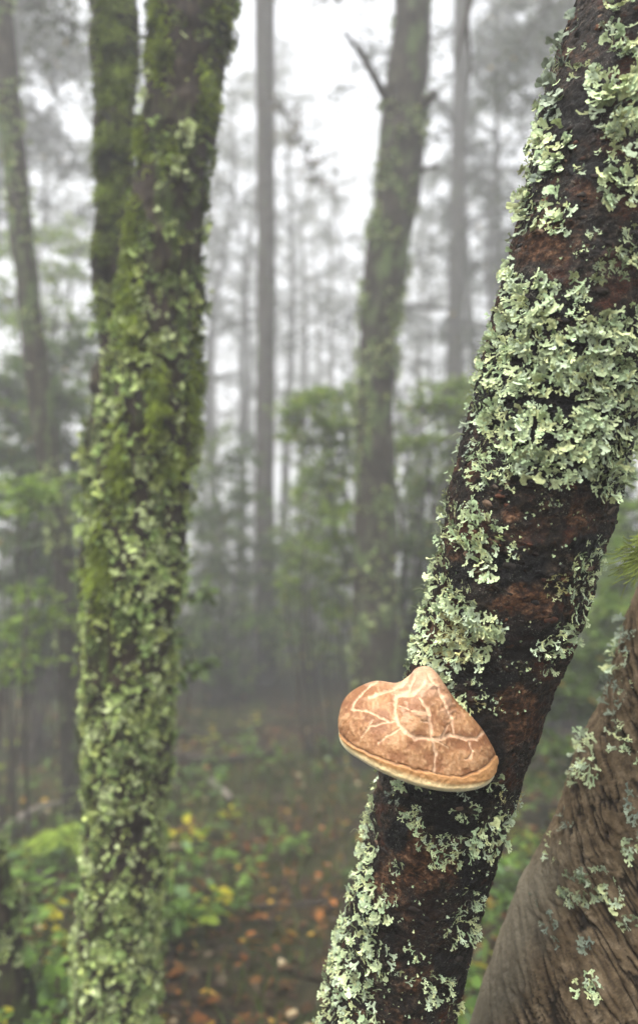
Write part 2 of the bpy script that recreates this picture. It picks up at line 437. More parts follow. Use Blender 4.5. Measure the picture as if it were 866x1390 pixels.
birch = empty('birch_tree', Vector(A[0]), 'wet dark leaning birch trunk with pale green leafy lichen, carrying the brown bracket fungus', 'tree')
bt = mk('trunk', Vb, Fb, M_birch, birch, {'flake': flake, 'soot_gap_shade': soot_gap_shade})
BVH_b = BVHTree.FromPolygons([tuple(v) for v in Vb], [tuple(int(q) for q in f) for ff in Fb for f in ff])

LC = np.array([[0.46, 0.55, 0.31], [0.52, 0.60, 0.34], [0.38, 0.49, 0.28], [0.47, 0.56, 0.38], [0.54, 0.59, 0.30]])
LC_Y = np.array([[0.44, 0.43, 0.19], [0.40, 0.38, 0.17], [0.48, 0.50, 0.27]])
LC_G = np.array([[0.22, 0.26, 0.19], [0.28, 0.33, 0.24], [0.18, 0.22, 0.17]])
def pick_cols(n, pal): return pal[rng.integers(len(pal), size=n)] * rng.uniform(0.75, 1.12, size=(n, 1))
def cast(bvh, px, py):
    r = ray(px, py).normalized(); h = bvh.ray_cast(CAM, r)
    return (np.array(h[0]), np.array(h[1])) if h[0] is not None else None
def lichen_px(shape, dens, size, lib=None, pal=LC, holes=(), parent=None, bvh=None, name='lichen_patch', clump=True, lift=(0.0, 0.55)):
    """shape: polygon list or (cx,cy,rx,ry); dens fronds per 100 px^2; size metres"""
    lib = lib or FR_BROAD; bvh = bvh or BVH_b
    if isinstance(shape, tuple):
        cx, cy_, rx, ry = shape; x0, x1, y0, y1 = cx - rx, cx + rx, cy_ - ry, cy_ + ry
    else:
        a = np.array(shape); x0, y0 = a.min(0); x1, y1 = a.max(0)
    n = int((x1 - x0) * (y1 - y0) * dens / 100) + 3
    px = rng.uniform(x0, x1, n); py = rng.uniform(y0, y1, n)
    w = 0.35 * fbm(np.stack([px * 0.09, py * 0.09, np.zeros(n)], -1), 2, 77)
    if isinstance(shape, tuple): ok = np.hypot((px - cx) / rx, (py - cy_) / ry) + w < 1.0
    else: ok = in_poly(px + w * 14, py + w * 14, shape)
    for (hx, hy, hrx, hry) in holes: ok &= np.hypot((px - hx) / hrx, (py - hy) / hry) + w > 1
    pts = []; nr = []
    for a_, b_ in zip(px[ok], py[ok]):
        h = cast(bvh, a_, b_)
        if h is None: continue
        pts.append(h[0]); nr.append(h[1] if h[1] @ (np.array(CAM) - h[0]) > 0 else -h[1])
    if not pts: return None
    mb = MB(); pts = np.array(pts); nr = np.array(nr); n = len(pts)
    tint = 1 + 0.25 * fbm(pts * 30, 2, 9)[:, None]
    nc = max(1, n // 22); cen = pts[rng.integers(n, size=nc)] + rng.normal(size=(nc, 3)) * size * .3
    dd_ = np.linalg.norm(pts[:, None, :] - cen[None], axis=2); near = dd_.argmin(1)
    dirs = (pts - cen[near]) / (dd_.min(1)[:, None] + size * .15) + rng.normal(size=(n, 3)) * .38 + np.array([0, 0, -.15])
    ct = (1 + .16 * rng.normal(size=nc))[near][:, None]
    scatter_fronds(mb, pts, nr, size * rng.uniform(.6, 1.25, n), lib, pick_cols(n, pal) * tint * ct, lift, dirs=dirs)
    o = mb.build(name, M_lichen, parent)
    if dens <= 2.2 or parent is not birch: o['kind'] = 'stuff'          # sparse crumbs too small to pick apart
    return o

HOLES = [(707, 547, 16, 11), (757, 548, 24, 17), (745, 596, 18, 12), (800, 582, 13, 7), (690, 575, 15, 8), (783, 470, 12, 14), (845, 478, 18, 13), (765, 440, 12, 14), (725, 510, 8, 6), (680, 530, 8, 9), (820, 530, 9, 6), (735, 470, 8, 7)]
lp = lambda *a, **k: lichen_px(*a, parent=birch, **k)
lp(BIG, 2.3, 0.0138, holes=HOLES, lift=(.0, .5)); lp(BIG, .9, 0.0095, lib=FR_FINE, holes=HOLES, lift=(.05, .6))
lp([(640, 590), (690, 588), (692, 640), (690, 668), (660, 660), (640, 655)], 3.0, 0.009, FR_FINE)
lp((780, 410, 14, 32), 1.8, 0.012, FR_FINE)
lp([(805, 108), (870, 98), (872, 210), (850, 200), (830, 190), (812, 170), (800, 150), (806, 130)], 2.4, 0.016)
for sh, de, sz, lib, pal in [
    ((850, 55, 24, 23), 2.2, .014, FR_BROAD, LC), ((843, 7, 16, 13), 2.2, .013, FR_BROAD, LC), ((827, 37, 7, 7), 3, .009, FR_FINE, LC), ((797, 100, 20, 13), 1.3, .011, FR_FINE, LC),
    ((786, 67, 9, 8), 1.6, .009, FR_FINE, LC), ((828, 210, 20, 10), 1.5, .009, FR_FINE, LC), ((753, 195, 19, 32), 2.0, .015, FR_COARSE, LC), ((790, 231, 6, 7), 2.4, .008, FR_FINE, LC),
    ((845, 252, 29, 23), 2.4, .014, FR_BROAD, LC), ((755, 287, 17, 27), 2.4, .012, FR_BROAD, LC), ((717, 288, 11, 30), 2.6, .014, FR_COARSE, LC), ((809, 313, 9, 9), 1.8, .009, FR_FINE, LC),
    ((793, 340, 14, 9), 1.2, .006, FR_FINE, LC), ((856, 335, 16, 29), 2.3, .012, FR_FINE, LC), ((828, 370, 19, 21), 2.0, .011, FR_FINE, LC), ((775, 392, 13, 18), 1.8, .011, FR_FINE, LC),
    ((693, 362, 9, 30), 2.2, .012, FR_COARSE, LC), ((777, 20, 8, 26), 2.0, .014, FR_COARSE, LC_G), ((760, 75, 9, 20), 2.2, .014, FR_COARSE, LC_G), ((752, 130, 8, 30), 2.2, .014, FR_COARSE, LC_G),
    ((740, 230, 9, 14), 1.4, .012, FR_COARSE, LC_G), ((698, 750, 15, 9), 1.6, .009, FR_FINE, LC), ((631, 796, 7, 7), 4, .009, FR_FINE, LC), ((751, 796, 11, 18), 1.8, .009, FR_FINE, LC_Y),
    ((655, 943, 7, 6), 2.5, .007, FR_FINE, LC), ((644, 925, 6, 6), 2.5, .007, FR_FINE, LC), ((650, 956, 9, 6), 2.5, .007, FR_FINE, LC_Y), ((672, 946, 6, 5), 2.5, .006, FR_FINE, LC),
    ((676, 961, 6, 5), 2.5, .006, FR_FINE, LC), ((556, 1068, 15, 10), 2.2, .012, FR_BROAD, LC), ((563, 1112, 15, 16), 2.6, .010, FR_FINE, LC), ((538, 1081, 10, 9), 2, .010, FR_FINE, LC_G),
    ((577, 1137, 11, 10), 2.4, .009, FR_FINE, LC), ((614, 1152, 25, 22), 2.4, .011, FR_FINE, LC), ((631, 1102, 16, 11), 2.2, .010, FR_FINE, LC), ((682, 1079, 10, 8), 2.8, .009, FR_FINE, LC_Y),
    ((667, 1061, 11, 8), 2.4, .010, FR_BROAD, LC), ((629, 1074, 11, 8), 2.2, .009, FR_FINE, LC_G), ((541, 1177, 8, 8), 3, .008, FR_FINE, LC), ((591, 1167, 7, 8), 3, .008, FR_FINE, LC),
    ((531, 1222, 7, 7), 3, .008, FR_FINE, LC), ((566, 1221, 4, 5), 3, .006, FR_FINE, LC), ((641, 1220, 17, 13), 2.4, .010, FR_FINE, LC), ((626, 1259, 21, 23), 2.4, .011, FR_FINE, LC),
    ((648, 1258, 9, 15), 2.2, .010, FR_FINE, LC), ((563, 1290, 10, 7), 2.4, .009, FR_FINE, LC), ((527, 1175, 4, 4), 3, .006, FR_FINE, LC), ((590, 1340, 22, 20), 2.2, .011, FR_FINE, LC),
    ((547, 1330, 8, 8), 2.2, .009, FR_FINE, LC), ((617, 1372, 12, 14), 2.2, .01, FR_FINE, LC), ((700, 1080, 5, 22), 1.6, .008, FR_FINE, LC_G), ((736, 905, 14, 8), 2.0, .010, FR_FINE, LC),
    ((841, 650, 7, 20), 2.2, .012, FR_FINE, LC_G), ((635, 590, 8, 30), 1.6, .011, FR_COARSE, LC_G), ((722, 700, 10, 6), 1.2, .006, FR_FINE, LC), ((745, 680, 16, 8), 1.0, .006, FR_FINE, LC)]:
    lp(sh, de, sz, lib=lib, pal=pal)
lp([(606, 680), (640, 686), (677, 712), (668, 742), (648, 738), (668, 772), (658, 784), (640, 765), (622, 742), (610, 780), (588, 790), (592, 735)], 2.4, 0.0125)
lp([(588, 788), (612, 790), (626, 806), (650, 812), (672, 838), (681, 858), (664, 872), (660, 895), (648, 912), (622, 905), (597, 905), (567, 898), (570, 868), (578, 825)], 2.7, 0.012)
lp((622, 868, 22, 30), 3.0, 0.010, FR_FINE, LC_Y)
lp([(818, 722), (826, 745), (814, 778), (800, 804), (797, 832), (782, 866), (758, 886), (735, 896), (719, 882), (738, 860), (764, 850), (774, 822), (766, 792), (770, 774), (790, 752), (802, 735)], 2.5, 0.012, FR_FINE)
lp([(590, 902), (625, 915), (640, 935), (636, 950), (642, 970), (632, 968), (612, 945), (598, 925)], 2.5, 0.011)
lp([(694, 1090), (697, 1112), (690, 1140), (668, 1160), (640, 1162), (638, 1128), (660, 1112)], 2.7, 0.011)
lp([(512, 1085), (508, 1115), (514, 1150), (506, 1180), (515, 1200), (526, 1222), (530, 1250), (521, 1275), (530, 1300), (516, 1340), (506, 1395), (430, 1395), (445, 1320), (456, 1270), (470, 1215), (486, 1150), (500, 1095)], 2.5, 0.012)
# loose bark scales: thin curling chips lying along the stem
M_chip = mat_col('bark_scale', 0.7, 300, 0.6, 0, 0.8, 0.2)
def chip():
    k = 9; a = np.linspace(0, 2 * math.pi, k, endpoint=False); r = rng.uniform(.55, 1.1, k)
    top = np.stack([np.cos(a) * r, np.sin(a) * r * .5, rng.uniform(-.1, .35, k)], -1); bot = top * np.array([1.1, 1.1, 0]) - np.array([0, 0, .5])
    V = np.vstack([top, bot, [[0, 0, .25]]]); j = np.arange(k); j2 = (j + 1) % k
    return V, [np.stack([j, j2, np.full(k, 2 * k)], -1), np.stack([j2, j, j + k, j2 + k], -1)]
CH = [chip() for _ in range(12)]
mb = MB(); nS = 5200
ii = rng.integers(36, len(A) - 42, nS); th = rng.integers(0, 250, nS); vi = ii * 250 + th
ok = (fbm(Vb[vi] * np.array([14, 14, 22]), 3, 58) > -.05); vi = vi[ok]; ii = ii[ok]
PC = np.array([[.012, .009, .007], [.02, .013, .009], [.045, .025, .014], [.08, .028, .012], [.13, .055, .024], [.10, .075, .055], [.17, .11, .07]])
for v_, i_ in zip(vi, ii):
    nn_ = Vb[v_] - A[i_]; nn_ /= np.linalg.norm(nn_); ax = A[min(i_ + 1, len(A) - 1)] - A[i_]; ax /= np.linalg.norm(ax)
    e1 = np.cross(ax, nn_); an = rng.normal() * .35; e1, e2 = e1 * math.cos(an) + ax * math.sin(an), ax * math.cos(an) - e1 * math.sin(an)
    V_, F_ = CH[int(rng.integers(12))]; sz = rng.uniform(.0018, .0075) * (1 if rng.random() < .8 else 1.5)
    c_ = PC[int(rng.choice(7, p=[.26, .24, .18, .12, .08, .07, .05]))] * rng.uniform(.7, 1.3); c_ = c_ * (1 - .85 * soot_gap_shade[v_]) + .002
    mb.add(Vb[v_] + sz * (V_[:, :1] * e1 + V_[:, 1:2] * e2) + nn_ * (V_[:, 2:3] * sz * .55), F_, c_)
o = mb.build('bark_scales', M_chip, birch); o['kind'] = 'stuff'
# small crumbs scattered over the whole stem, far side included
mb = MB(); nS = 4500
ii = rng.integers(36, len(A) - 42, nS); th = rng.uniform(0, 2 * math.pi, nS)
vi = ii * 250 + (th / (2 * math.pi) * 250).astype(int)
cl = fbm(Vb[vi] * 14, 3, 55); keep = cl > 0.0
vi = vi[keep]; pts = Vb[vi]; nr = pts - A[vi // 250]
scatter_fronds(mb, pts, nr, rng.uniform(.0015, .005, len(vi)), FR_COARSE, pick_cols(len(vi), LC), (0.0, 0.5))
o = mb.build('lichen_crumbs', M_lichen, birch); o['kind'] = 'stuff'
# far side patches (the half of the stem turned away)
for k in range(26):
    q = int(rng.integers(60, len(A) - 80)); t0 = rng.uniform(math.pi * 0.55, math.pi * 1.45)
    n = int(rng.integers(25, 90)); qi = np.clip(q + rng.normal(0, 16, n).astype(int), 0, len(A) - 61); tt = (t0 + rng.normal(0, .22, n)) % (2 * math.pi)
    vi = qi * 250 + (tt / (2 * math.pi) * 250).astype(int); mb = MB()
    scatter_fronds(mb, Vb[vi], Vb[vi] - A[qi], rng.uniform(.008, .014, n), FR_BROAD, pick_cols(n, LC)); mb.build('lichen_patch', M_lichen, birch)['kind'] = 'stuff'
# wispy beard threads on the left edge of the stem
M_thread = mat_col('beard_lichen', 0.9, 80, 0.3, 0.1)
def threads(spots, parent, bvh, L=0.03, n=6, r=0.00035, col=(0.32, 0.36, 0.20), name='beard_lichen', bias=(-1, -0.3, 0.0)):
    for (sx, sy) in spots:
        h = cast(bvh, sx, sy)
        if h is None: continue
        mb = MB()
        for q in range(n):
            d = rng.normal(size=3) * 0.5 + np.array(bias); d /= np.linalg.norm(d); p = [h[0]]
            for s in range(7): d = d + rng.normal(size=3) * 0.35 + np.array([0, 0, -0.08]); d /= np.linalg.norm(d); p.append(p[-1] + d * L / 7 * rng.uniform(.6, 1.3))
            Vt, Ft = tube(catmull(p, 16), np.linspace(r, r * .5, 16), 4); mb.add(Vt, Ft, np.array(col) * rng.uniform(.7, 1.2))
        mb.build(name, M_thread, parent)['kind'] = 'stuff'
threads([(760, 85), (750, 128), (738, 190), (732, 215), (690, 372), (662, 470), (652, 508), (648, 530), (630, 590), (602, 712), (584, 800), (577, 830), (506, 1100), (497, 1130), (814, 790), (668, 770)], birch, BVH_b)

# ================================================================== BRACKET FUNGUS
Tp = [(459, 984), (459.5, 973), (465.5, 952), (479, 937), (500, 926.5), (515, 924), (539, 926.5), (556, 916), (563, 908), (572, 904.5), (582, 905), (590, 910), (597, 919), (605, 931), (618, 950), (633, 965), (645, 978), (657, 994), (669, 1015), (674, 1030), (674, 1040)]
Bp = [(459, 988), (462.5, 1003), (473, 1016), (494, 1030), (518, 1043.5), (542, 1054), (569, 1063), (599, 1069), (626, 1069.7), (650, 1065.5), (665, 1057), (674, 1043)]
def resample(pts, n):
    c = catmull(pts, 600); s = np.concatenate([[0], np.cumsum(np.linalg.norm(np.diff(c, axis=0), axis=1))]); u = np.linspace(0, s[-1], n)
    return np.stack([np.interp(u, s, c[:, 0]), np.interp(u, s, c[:, 1])], -1)
NS, NT = 220, 130
Tc, Bc = resample(Tp, NS), resample(Bp, NS)
s_ = np.linspace(0, 1, NS)[:, None]; t_ = np.linspace(0, 1, NT)[None, :]
# depths: top edge follows the stem, rim swings out towards the camera
dT = np.interp(s_[:, 0], [0, .12, .3, .45, .5, .6, .75, .9, 1], [.972, .985, .998, .994, .985, .955, .948, .950, .958])
dB = np.interp(s_[:, 0], [0, .1, .25, .45, .65, .85, .95, 1], [.970, .935, .900, .878, .880, .905, .935, .957])
ker = np.hanning(43); ker /= ker.sum()
dT = np.convolve(np.pad(dT, 21, 'edge'), ker, 'valid'); dB = np.convolve(np.pad(dB, 21, 'edge'), ker, 'valid')
g = np.sqrt(np.clip(1 - (1 - t_) ** 2.0, 0, 1)); mixg = sstep(.38, .75, s_); g = g * (1 - mixg) + (0.45 * g + 0.55 * t_) * mixg
PX = Tc[:, None, 0] * (1 - t_) + Bc[:, None, 0] * t_; PY = Tc[:, None, 1] * (1 - t_) + Bc[:, None, 1] * t_
# ease rows so the umbo stays a narrow neck
D = dT[:, None] * (1 - g) + dB[:, None] * g
zx = (PX - 440) * 3.331; zy = (PY - 880) * 3.331           # enlarged drawing coordinates for the cracks
wob = fbm(np.stack([zx * .025, zy * .025, zx * 0], -1), 4, 5, .6) * 10
wob2 = fbm(np.stack([zx * .025, zy * .025, zx * 0 + 9], -1), 4, 6, .6) * 10
def dpoly(pl):
    pl = np.asarray(pl, float); best = np.full(PX.shape, 1e9)
    for a_, b_ in zip(pl[:-1], pl[1:]):
        ab = b_ - a_; L2 = ab @ ab; u = np.clip(((zx + wob - a_[0]) * ab[0] + (zy + wob2 - a_[1]) * ab[1]) / L2, 0, 1)
        best = np.minimum(best, np.hypot(zx + wob - a_[0] - u * ab[0], zy + wob2 - a_[1] - u * ab[1]))
    return best
CR = [([(118, 272), (180, 279), (240, 300), (285, 322)], 7), ([(455, 150), (400, 205), (325, 218), (322, 290), (340, 345), (370, 382), (410, 408), (470, 402), (520, 412), (570, 392), (640, 402), (690, 407), (716, 384)], 10),
      ([(430, 222), (465, 270), (480, 330), (485, 385), (492, 430), (500, 475), (496, 565)], 6.5), ([(470, 120), (520, 190), (545, 250), (575, 320), (586, 382)], 6), ([(318, 325), (250, 337), (208, 350), (170, 395)], 5),
      ([(222, 322), (190, 365)], 3.5), ([(347, 365), (290, 390), (243, 425)], 5), ([(660, 420), (672, 460), (655, 500), (635, 506)], 5), ([(235, 152), (170, 200), (140, 240), (122, 272)], 4.5),
      ([(345, 262), (400, 285), (470, 292)], 6), ([(440, 328), (478, 330)], 4), ([(390, 110), (350, 170), (230, 215), (200, 225)], 6), ([(410, 120), (380, 190), (330, 220)], 6), ([(560, 345), (530, 400)], 4), ([(500, 415), (560, 445)], 3)]
crack = np.zeros(PX.shape); wv = 1 + .65 * fbm(np.stack([zx * .03, zy * .03, zx * 0 + 4], -1), 3, 7)
for pl, w in CR:
    crack = np.maximum(crack, sstep(1.3, .5, dpoly(pl) / (w * wv)))
rad_u = np.hypot((zx - 440) / 1.25, (zy - 100))
pale = np.clip(sstep(190, 40, rad_u + 40 * fbm(np.stack([zx * .015, zy * .03, zx * 0], -1), 3, 15)), 0, 1)
wx_ = zx + 26 * fbm(np.stack([zx * .02, zy * .02, zx * 0], -1), 2, 26); wy_ = zy + 26 * fbm(np.stack([zx * .02, zy * .02, zx * 0 + 5], -1), 2, 27)
streak = 1.6 * (np.abs(fbm(np.stack([wx_ * .016, wy_ * .034, zx * 0], -1), 4, 25, .6)) - .16)
pale = np.clip(pale * (0.75 + 0.9 * streak), 0, 1)
pale = np.maximum(pale, 0.7 * sstep(.12, .4, streak) * sstep(330, 120, rad_u))
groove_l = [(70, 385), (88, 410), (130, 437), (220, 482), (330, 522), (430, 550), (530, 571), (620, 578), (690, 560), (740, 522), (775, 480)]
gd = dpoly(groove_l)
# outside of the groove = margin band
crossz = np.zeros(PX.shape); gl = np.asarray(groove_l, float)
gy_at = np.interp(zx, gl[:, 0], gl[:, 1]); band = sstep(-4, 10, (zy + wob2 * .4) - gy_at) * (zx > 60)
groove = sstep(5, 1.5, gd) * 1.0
edge = sstep(.93, .985, np.broadcast_to(t_, PX.shape)) * sstep(.0, .1, s_)
mott = fbm(np.stack([zx * .012, zy * .012, zx * 0], -1), 4, 35); fine = fbm(np.stack([zx * .09, zy * .06, zx * 0], -1), 3, 36)
base = np.array([0.34, 0.175, 0.076]); dark = np.array([0.21, 0.088, 0.034]); light = np.array([0.44, 0.26, 0.135])
m1 = sstep(-.35, .45, mott + .35 * fine)[..., None]
colf = dark * (1 - m1) + base * m1; colf = colf + (light - colf) * sstep(.1, .6, fine + .5 * mott)[..., None] * .6
colf = colf + (np.array([0.54, 0.34, 0.22]) - colf) * (pale * .85)[..., None]
colf = colf + (np.array([0.62, 0.41, 0.26]) - colf) * (crack * (0.75 + .25 * fine))[..., None]
colf = colf + (np.array([0.45, 0.23, 0.085]) - colf) * (band * .85)[..., None]
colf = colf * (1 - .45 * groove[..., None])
colf = colf + (np.array([0.72, 0.56, 0.30]) - colf) * (edge * .9)[..., None]
VV = Pn(PX, PY, D)
du = np.gradient(VV, axis=0); dv = np.gradient(VV, axis=1); nn = np.cross(du, dv); nn /= np.linalg.norm(nn, axis=-1, keepdims=True) + 1e-12
sgn = np.sign(np.sum(nn * (np.array(CAM) - VV), -1, keepdims=True)); nn = nn * np.where(sgn == 0, 1, sgn)
hgt = -0.0016 * crack + 0.0012 * sstep(.0, .5, crack) * (1 - crack) - 0.0014 * groove + 0.0022 * band * sstep(1.0, .9, t_) + 0.0016 * mott + 0.0007 * fine + 0.0045 * pale * streak
hgt = hgt * sstep(0, .06, t_) * sstep(0, .03, s_) * sstep(1, .97, s_)
VV = VV + nn * hgt[..., None]
def grid_faces(a, b, off=0):
    i = np.arange(a - 1)[:, None]; j = np.arange(b - 1)[None, :]
    return (np.stack([i * b + j, (i + 1) * b + j, (i + 1) * b + j + 1, i * b + j + 1], -1).reshape(-1, 4) + off)
def mat_fungus():
    m, nt, b = newmat('fungus_skin'); c = attr(nt, 'Col')
    n = noise(nt, 420, 6, 0.65, coords(nt)); n2 = noise(nt, 90, 5, 0.6, coords(nt, (1, 2.2, 1)))
    col = mix(nt, 1.0, c, ramp(nt, n, [(0.3, 0.82), (0.7, 1.08)]), 'MULTIPLY')
    col = mix(nt, 1.0, col, ramp(nt, n2, [(0.35, 0.85), (0.65, 1.05)]), 'MULTIPLY')
    nt.links.new(col, b.inputs['Base Color']); b.inputs['Roughness'].default_value = 0.55; b.inputs['Specular IOR Level'].default_value = 0.35
    b.inputs['Subsurface Weight'].default_value = 0.08; b.inputs['Subsurface Radius'].default_value = (0.006, 0.003, 0.0015)
    p = bump(nt, b, n2, 0.6, 0.0025); bump(nt, b, n, 0.6, 0.001, p); return m
M_fungus = mat_fungus()
fb = P(600, 985, 0.985)
fungus = empty('bracket_fungus', fb, 'tan brown bracket fungus with pale cracks growing from the leaning birch trunk', 'fungus')
kr = int(NT * 0.88)
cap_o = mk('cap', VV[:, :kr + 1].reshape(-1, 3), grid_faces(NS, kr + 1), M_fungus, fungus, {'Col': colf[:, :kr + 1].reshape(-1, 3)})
# rim: last rows of the top plus the rounded lip turning under
lip = []; lc = []
tap = (sstep(0, .05, s_) * sstep(1, .96, s_))[:, 0]
for (dy, dd, c) in ((1.6, .001, (.78, .66, .40)), (3.6, .004, (.80, .72, .50)), (4.8, .009, (.80, .74, .55)), (4.4, .016, (.80, .75, .58))):
    lip.append(Pn(Bc[:, 0], Bc[:, 1] + dy * tap, dB + dd * tap)); lc.append(np.broadcast_to(np.array(c), (NS, 3)))
RV = np.concatenate([VV[:, kr:], np.stack(lip, 1)], 1); RC = np.concatenate([colf[:, kr:], np.stack(lc, 1)], 1)
tag(mk('rim', RV.reshape(-1, 3), grid_faces(NS, RV.shape[1]), M_fungus, cap_o, {'Col': RC.reshape(-1, 3)}), 'pale cream rounded margin of the fungus')
# pore surface underneath and the back that grows into the stem
Mx = Tc * .45 + Bc * .55; dM = np.maximum(dT, dB) + 0.03
pr = []
L0 = lip[-1]; M3 = Pn(Mx[:, 0], Mx[:, 1], dM); T3 = VV[:, 0]
for u in np.linspace(0, 1, 14): pr.append(L0 * (1 - u) + M3 * u + np.array([0, 0, 1.0]) * (0.006 * math.sin(math.pi * u)))
for u in np.linspace(0.15, 1, 8): pr.append(M3 * (1 - u) + T3 * u)
PV = np.stack(pr, 1); mk('pore_surface', PV.reshape(-1, 3), grid_faces(NS, PV.shape[1]), M_fungus, fungus, {'Col': np.broadcast_to(np.array([.62, .55, .42]), (PV.shape[0] * PV.shape[1], 3))})

# ================================================================== RIDGED TRUNK AT THE LOWER RIGHT
RT = [(1400, 640, 912, 1.24), (1300, 681, 935, 1.235), (1226, 713, 948, 1.235), (1166, 738, 960, 1.235), (1100, 764, 978, 1.235), (1000, 803, 1010, 1.235), (900, 836, 1040, 1.235), (835, 864, 1066, 1.235), (700, 915, 1116, 1.24)]
A2, R2 = trunk_axis(RT, 330)
dn = A2[0] - A2[20]; dn /= np.linalg.norm(dn); dn = dn * .7 + np.array([0, 0, -1]) * .3; kd = (A2[0][2] + .15) / -dn[2]
low = A2[0] + dn * np.linspace(kd, .01, 16)[:, None]; up = A2[-1] - A2[-20]; up /= np.linalg.norm(up); hi = A2[-1] + (up * .8 + np.array([.05, 0, .3])) * np.linspace(.02, 5, 24)[:, None]
A2 = np.vstack([low, A2, hi]); R2 = np.concatenate([np.linspace(R2[0] * 1.3, R2[0], 16), R2, np.linspace(R2[-1], .05, 24)])
gro = {}
def ridge_disp(V, TH, S, Nn):
    a0 = TH * 0.12; k = 1.15; h = math.sqrt(1 + k * k)
    u = (a0 + k * S) / h + 0.007 * fbm(V * 9, 2, 3); w = (S - k * a0) / h           # furrows wind round the stem
    a = fbm(np.stack([u * 72, w * 10, np.zeros_like(u)], -1), 3, 12, .55); b = fbm(np.stack([u * 150, w * 16, np.ones_like(u)], -1), 3, 13, .6)
    brk = fbm(np.stack([u * 60, w * 45, np.ones_like(u) * 3], -1), 2, 16)
    f1 = sstep(.11, .03, np.abs(a)); f2 = sstep(.10, .02, np.abs(b)) * .8; f3 = sstep(.07, .02, np.abs(brk)) * sstep(-.1, .3, fbm(V * 14, 2, 18))
    gro['g'] = np.clip(f1 * .95 + f2 * .6 + .4 * f3, 0, 1)
    return 0.012 * fbm(V * 6, 2, 14) - 0.0055 * f1 - .0028 * f2 - .002 * f3 + .004 * a + .0026 * b + .0016 * fbm(V * 120, 3, 15)
V2, F2 = tube(A2, R2, 330, ridge_disp, ref=(.3, 1, .1))
gx2, gy2, _ = proj(V2)
gv = np.concatenate([gro['g'].ravel(), [0, 0]])
dist_line = (gx2 - 681) * 0.93 + (gy2 - 1296) * 0.36        # bare greyer buttress along the lower left
grey = sstep(70, 10, dist_line + 18 * fbm(V2 * 20, 2, 3)) * sstep(1120, 1200, gy2)
ridged = empty('ridged_tree', Vector(A2[0]), 'brown trunk with diagonal furrowed bark and sparse lichen beside the fungus birch', 'tree')
mk('trunk', V2, F2, M_ridged, ridged, {'groove': gv * (1 - .6 * grey), 'grey': grey})
BVH_r = BVHTree.FromPolygons([tuple(v) for v in V2], [tuple(int(q) for q in f) for ff in F2 for f in ff])
rp = lambda *a, **k: lichen_px(*a, parent=ridged, bvh=BVH_r, **k)
for sh, de, sz, lib, pal in [((848, 862, 14, 22), 2.0, .017, FR_FINE, LC_G), ((834, 890, 14, 20), 2.2, .017, FR_FINE, LC), ((830, 940, 12, 34), 2.0, .016, FR_FINE, LC_G), ((797, 1024, 14, 26), 2.6, .018, FR_FINE, LC),
                             ((841, 1000, 14, 20), 1.8, .014, FR_FINE, LC), ((785, 1052, 10, 12), 1.8, .014, FR_FINE, LC), ((762, 1112, 9, 24), 1.8, .013, FR_FINE, LC_G), ((752, 1150, 10, 20), 1.2, .010, FR_FINE, LC),
                             ((782, 1210, 24, 26), 2.2, .013, FR_BROAD, LC), ((800, 1185, 12, 12), 1.8, .012, FR_BROAD, LC), ((829, 1212, 14, 18), 2.6, .013, FR_BROAD, LC), ((855, 1252, 12, 10), 2.4, .012, FR_BROAD, LC),
                             ((746, 1250, 7, 9), 2.2, .011, FR_BROAD, LC_G), ((756, 1277, 5, 7), 2, .010, FR_BROAD, LC_G), ((795, 1278, 9, 9), 2, .011, FR_BROAD, LC_G), ((862, 1100, 8, 30), 1.4, .013, FR_BROAD, LC_G),
                             ((860, 1150, 10, 14), 2, .012, FR_BROAD, LC), ((724, 1222, 7, 8), 2, .010, FR_BROAD, LC_G), ((850, 930, 8, 10), 1.6, .012, FR_FINE, LC), ((800, 1340, 20, 16), 2, .012, FR_BROAD, LC), ((862, 1020, 8, 10), 2, .012, FR_FINE, LC)]:
    rp(sh, de, sz, lib=lib, pal=pal)
# green beard strand hanging beside it, from higher on the stem
mb = MB(); h0 = P(905, 690, 1.16)
for q in range(90):
    p0 = np.array(h0) + rng.normal(size=3) * .012; e = np.array(P(rng.normal(850, 9), rng.normal(762, 16), 1.13)) + rng.normal(size=3) * .008
    p = [p0 * (1 - u) + e * u + np.array([0, 0, -.02]) * math.sin(math.pi * u) + rng.normal(size=3) * .003 for u in np.linspace(0, 1, 7)]
    Vt, Ft = tube(catmull(p, 18), np.linspace(.0016, .0007, 18), 4); mb.add(Vt, Ft, np.array((.34, .42, .09)) * rng.uniform(.6, 1.3))
mb.build('beard_lichen', M_thread, ridged)['kind'] = 'stuff'

